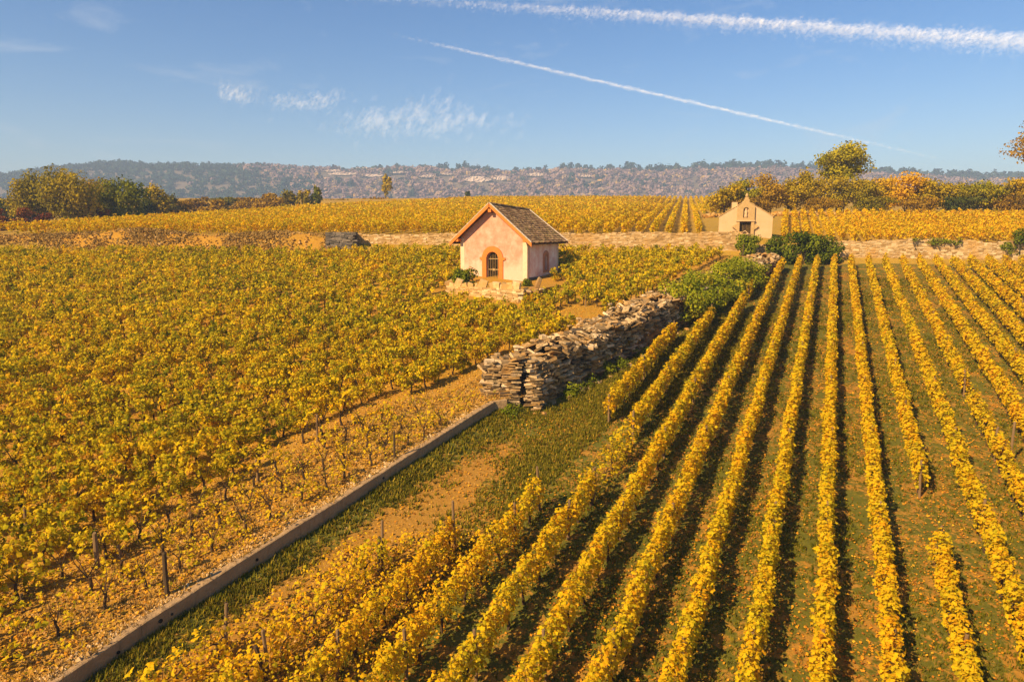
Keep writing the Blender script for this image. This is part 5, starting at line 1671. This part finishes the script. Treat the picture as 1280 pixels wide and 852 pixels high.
# ------------------------------------------------------------------ contrails
def contrail(name, label, p0, p1, alt, wid0, wid1, n, seed, fade, spread_dn, fl):
    rng = np.random.default_rng(seed)
    a = ray(*p0); b = ray(*p1)
    A = np.array([0, 0, CAMZ]) + a * ((alt - CAMZ) / a[2]); B = np.array([0, 0, CAMZ]) + b * ((alt - CAMZ) / b[2])
    # even spread over the picture: sample in the projected parameter
    s = rng.uniform(0, 1, n)
    ww = (1 - s) * 1 / a[2] + s * 1 / b[2]
    t = (s / b[2]) / ww
    # t moves from A to B so that the points lie evenly along the line of sight
    t = s * b[2] / ((1 - s) * a[2] + s * b[2])
    C = A + (B - A) * t[:, None]
    d = (B - A) / np.linalg.norm(B - A)
    side = np.cross(d, np.array([0, 0, 1.0])); side /= np.linalg.norm(side)
    dist = np.linalg.norm(C, axis=1)
    along = np.linalg.norm(B - A) * t
    px = dist / FPX
    w = (wid0 + (wid1 - wid0) * s) * px
    lump = 1 + .35 * wob(s * 60, seed) + .3 * wob(s * 170, seed + 3)
    g = rng.normal(0, 1, n); g2 = rng.normal(0, 1, n)
    off = g * w * .5 * lump
    vert = g2 * w * .34 * lump + spread_dn * w * np.abs(rng.normal(0, 1, n)) * -1 + .25 * w * wob(s * 120, seed + 5)
    P = C + side * off[:, None] + np.array([0, 0, 1.0]) * vert[:, None]
    keep = rng.uniform(0, 1, n) < fade(s) * (.75 + .35 * wob(s * 260, seed + 8))
    P = P[keep]; px = px[keep]
    N = np.tile(np.array(SUN_DIR), (len(P), 1))
    V, F, T = leaves(P, N, px * fl * rng.uniform(.4, 1.3, len(P)), rng.uniform(0, 1, len(P)), 1, rng, .35)
    o = put(name, mesh_np(name, V, F, T), None, M_CONTRAIL)
    return tag(o, label, 'contrail')
contrail('contrail', 'thin white contrail slanting down across the middle of the sky', (452, 34), (1170, 197), 1500, 2.8, 1.9, 19000, 3, lambda s: np.clip(sstep(.05, .26, s) * .95 + .05 * (wob(s * 60, 2) > .1), 0, 1) * (1 - .92 * sstep(.5, 1, s)), .15, 2.9)
contrail('contrail', 'broad fluffy white contrail along the top right of the sky', (430, -8), (1330, 49), 1500, 3.4, 7.5, 29000, 4, lambda s: np.clip(.16 + .84 * sstep(.08, .55, s), 0, 1), .9, 4.4)

def wisp(label, spots, alt, n, seed, fl):
    rng = np.random.default_rng(seed)
    Ps = []; Z = []
    w = np.array([a[2] * a[3] for a in spots], float); w /= w.sum()
    for (px, py, sx, sy, tilt), f in zip(spots, w):
        m = int(n * f)
        gx = rng.normal(0, sx * .5, m); gy = rng.normal(0, sy * .5, m) + tilt * gx + .35 * sy * wob(gx * 1.1, seed)
        for a, b in zip(gx, gy):
            d = ray(px + a, py + b); t = (alt + rng.normal(0, 25) - CAMZ) / d[2]
            Ps.append(np.array([0, 0, CAMZ]) + d * t); Z.append(np.linalg.norm(d) * t / FPX)
    P = np.array(Ps); px_ = np.array(Z)
    V, F, T = leaves(P, np.tile(np.array(SUN_DIR), (len(P), 1)), px_ * fl * rng.uniform(.4, 1.3, len(P)), rng.uniform(0, 1, len(P)), 1, rng, .35)
    return tag(put('cloud', mesh_np('cloud', V, F, T), None, M_CONTRAIL), label, kind='stuff')
wisp('small soft white cloud, leftmost of the faint low clouds', [(288, 113, 20, 8, .25), (302, 121, 20, 8, .1), (294, 117, 30, 12, .1)], 1500, 420, 5, 7)
wisp('faint ragged cloud right of the leftmost small cloud', [(345, 123, 16, 6, 0), (364, 128, 22, 7, .1), (408, 122, 26, 9, -.2), (385, 128, 50, 12, 0)], 1500, 430, 6, 8)
wisp('broad thin cloud veil above the hill left of the hut', [(525, 134, 50, 14, -.15), (465, 150, 60, 14, 0), (560, 148, 80, 20, 0), (500, 160, 90, 12, 0)], 1500, 520, 7, 14)

# ------------------------------------------------------------------ air
hb = box(-2900, 2900, -260, 3050, -12, 190)
m, nt, out = nodes('haze_air')
pv = nt.nodes.new('ShaderNodeVolumePrincipled')
pv.inputs['Color'].default_value = (.54, .72, 1.0, 1)
pv.inputs['Density'].default_value = .00050
pv.inputs['Anisotropy'].default_value = 0.0
nt.links.new(pv.outputs['Volume'], out.inputs['Volume'])
tag(vf_obj('haze', hb, m), 'thin blue autumn haze over the fields', kind='stuff')
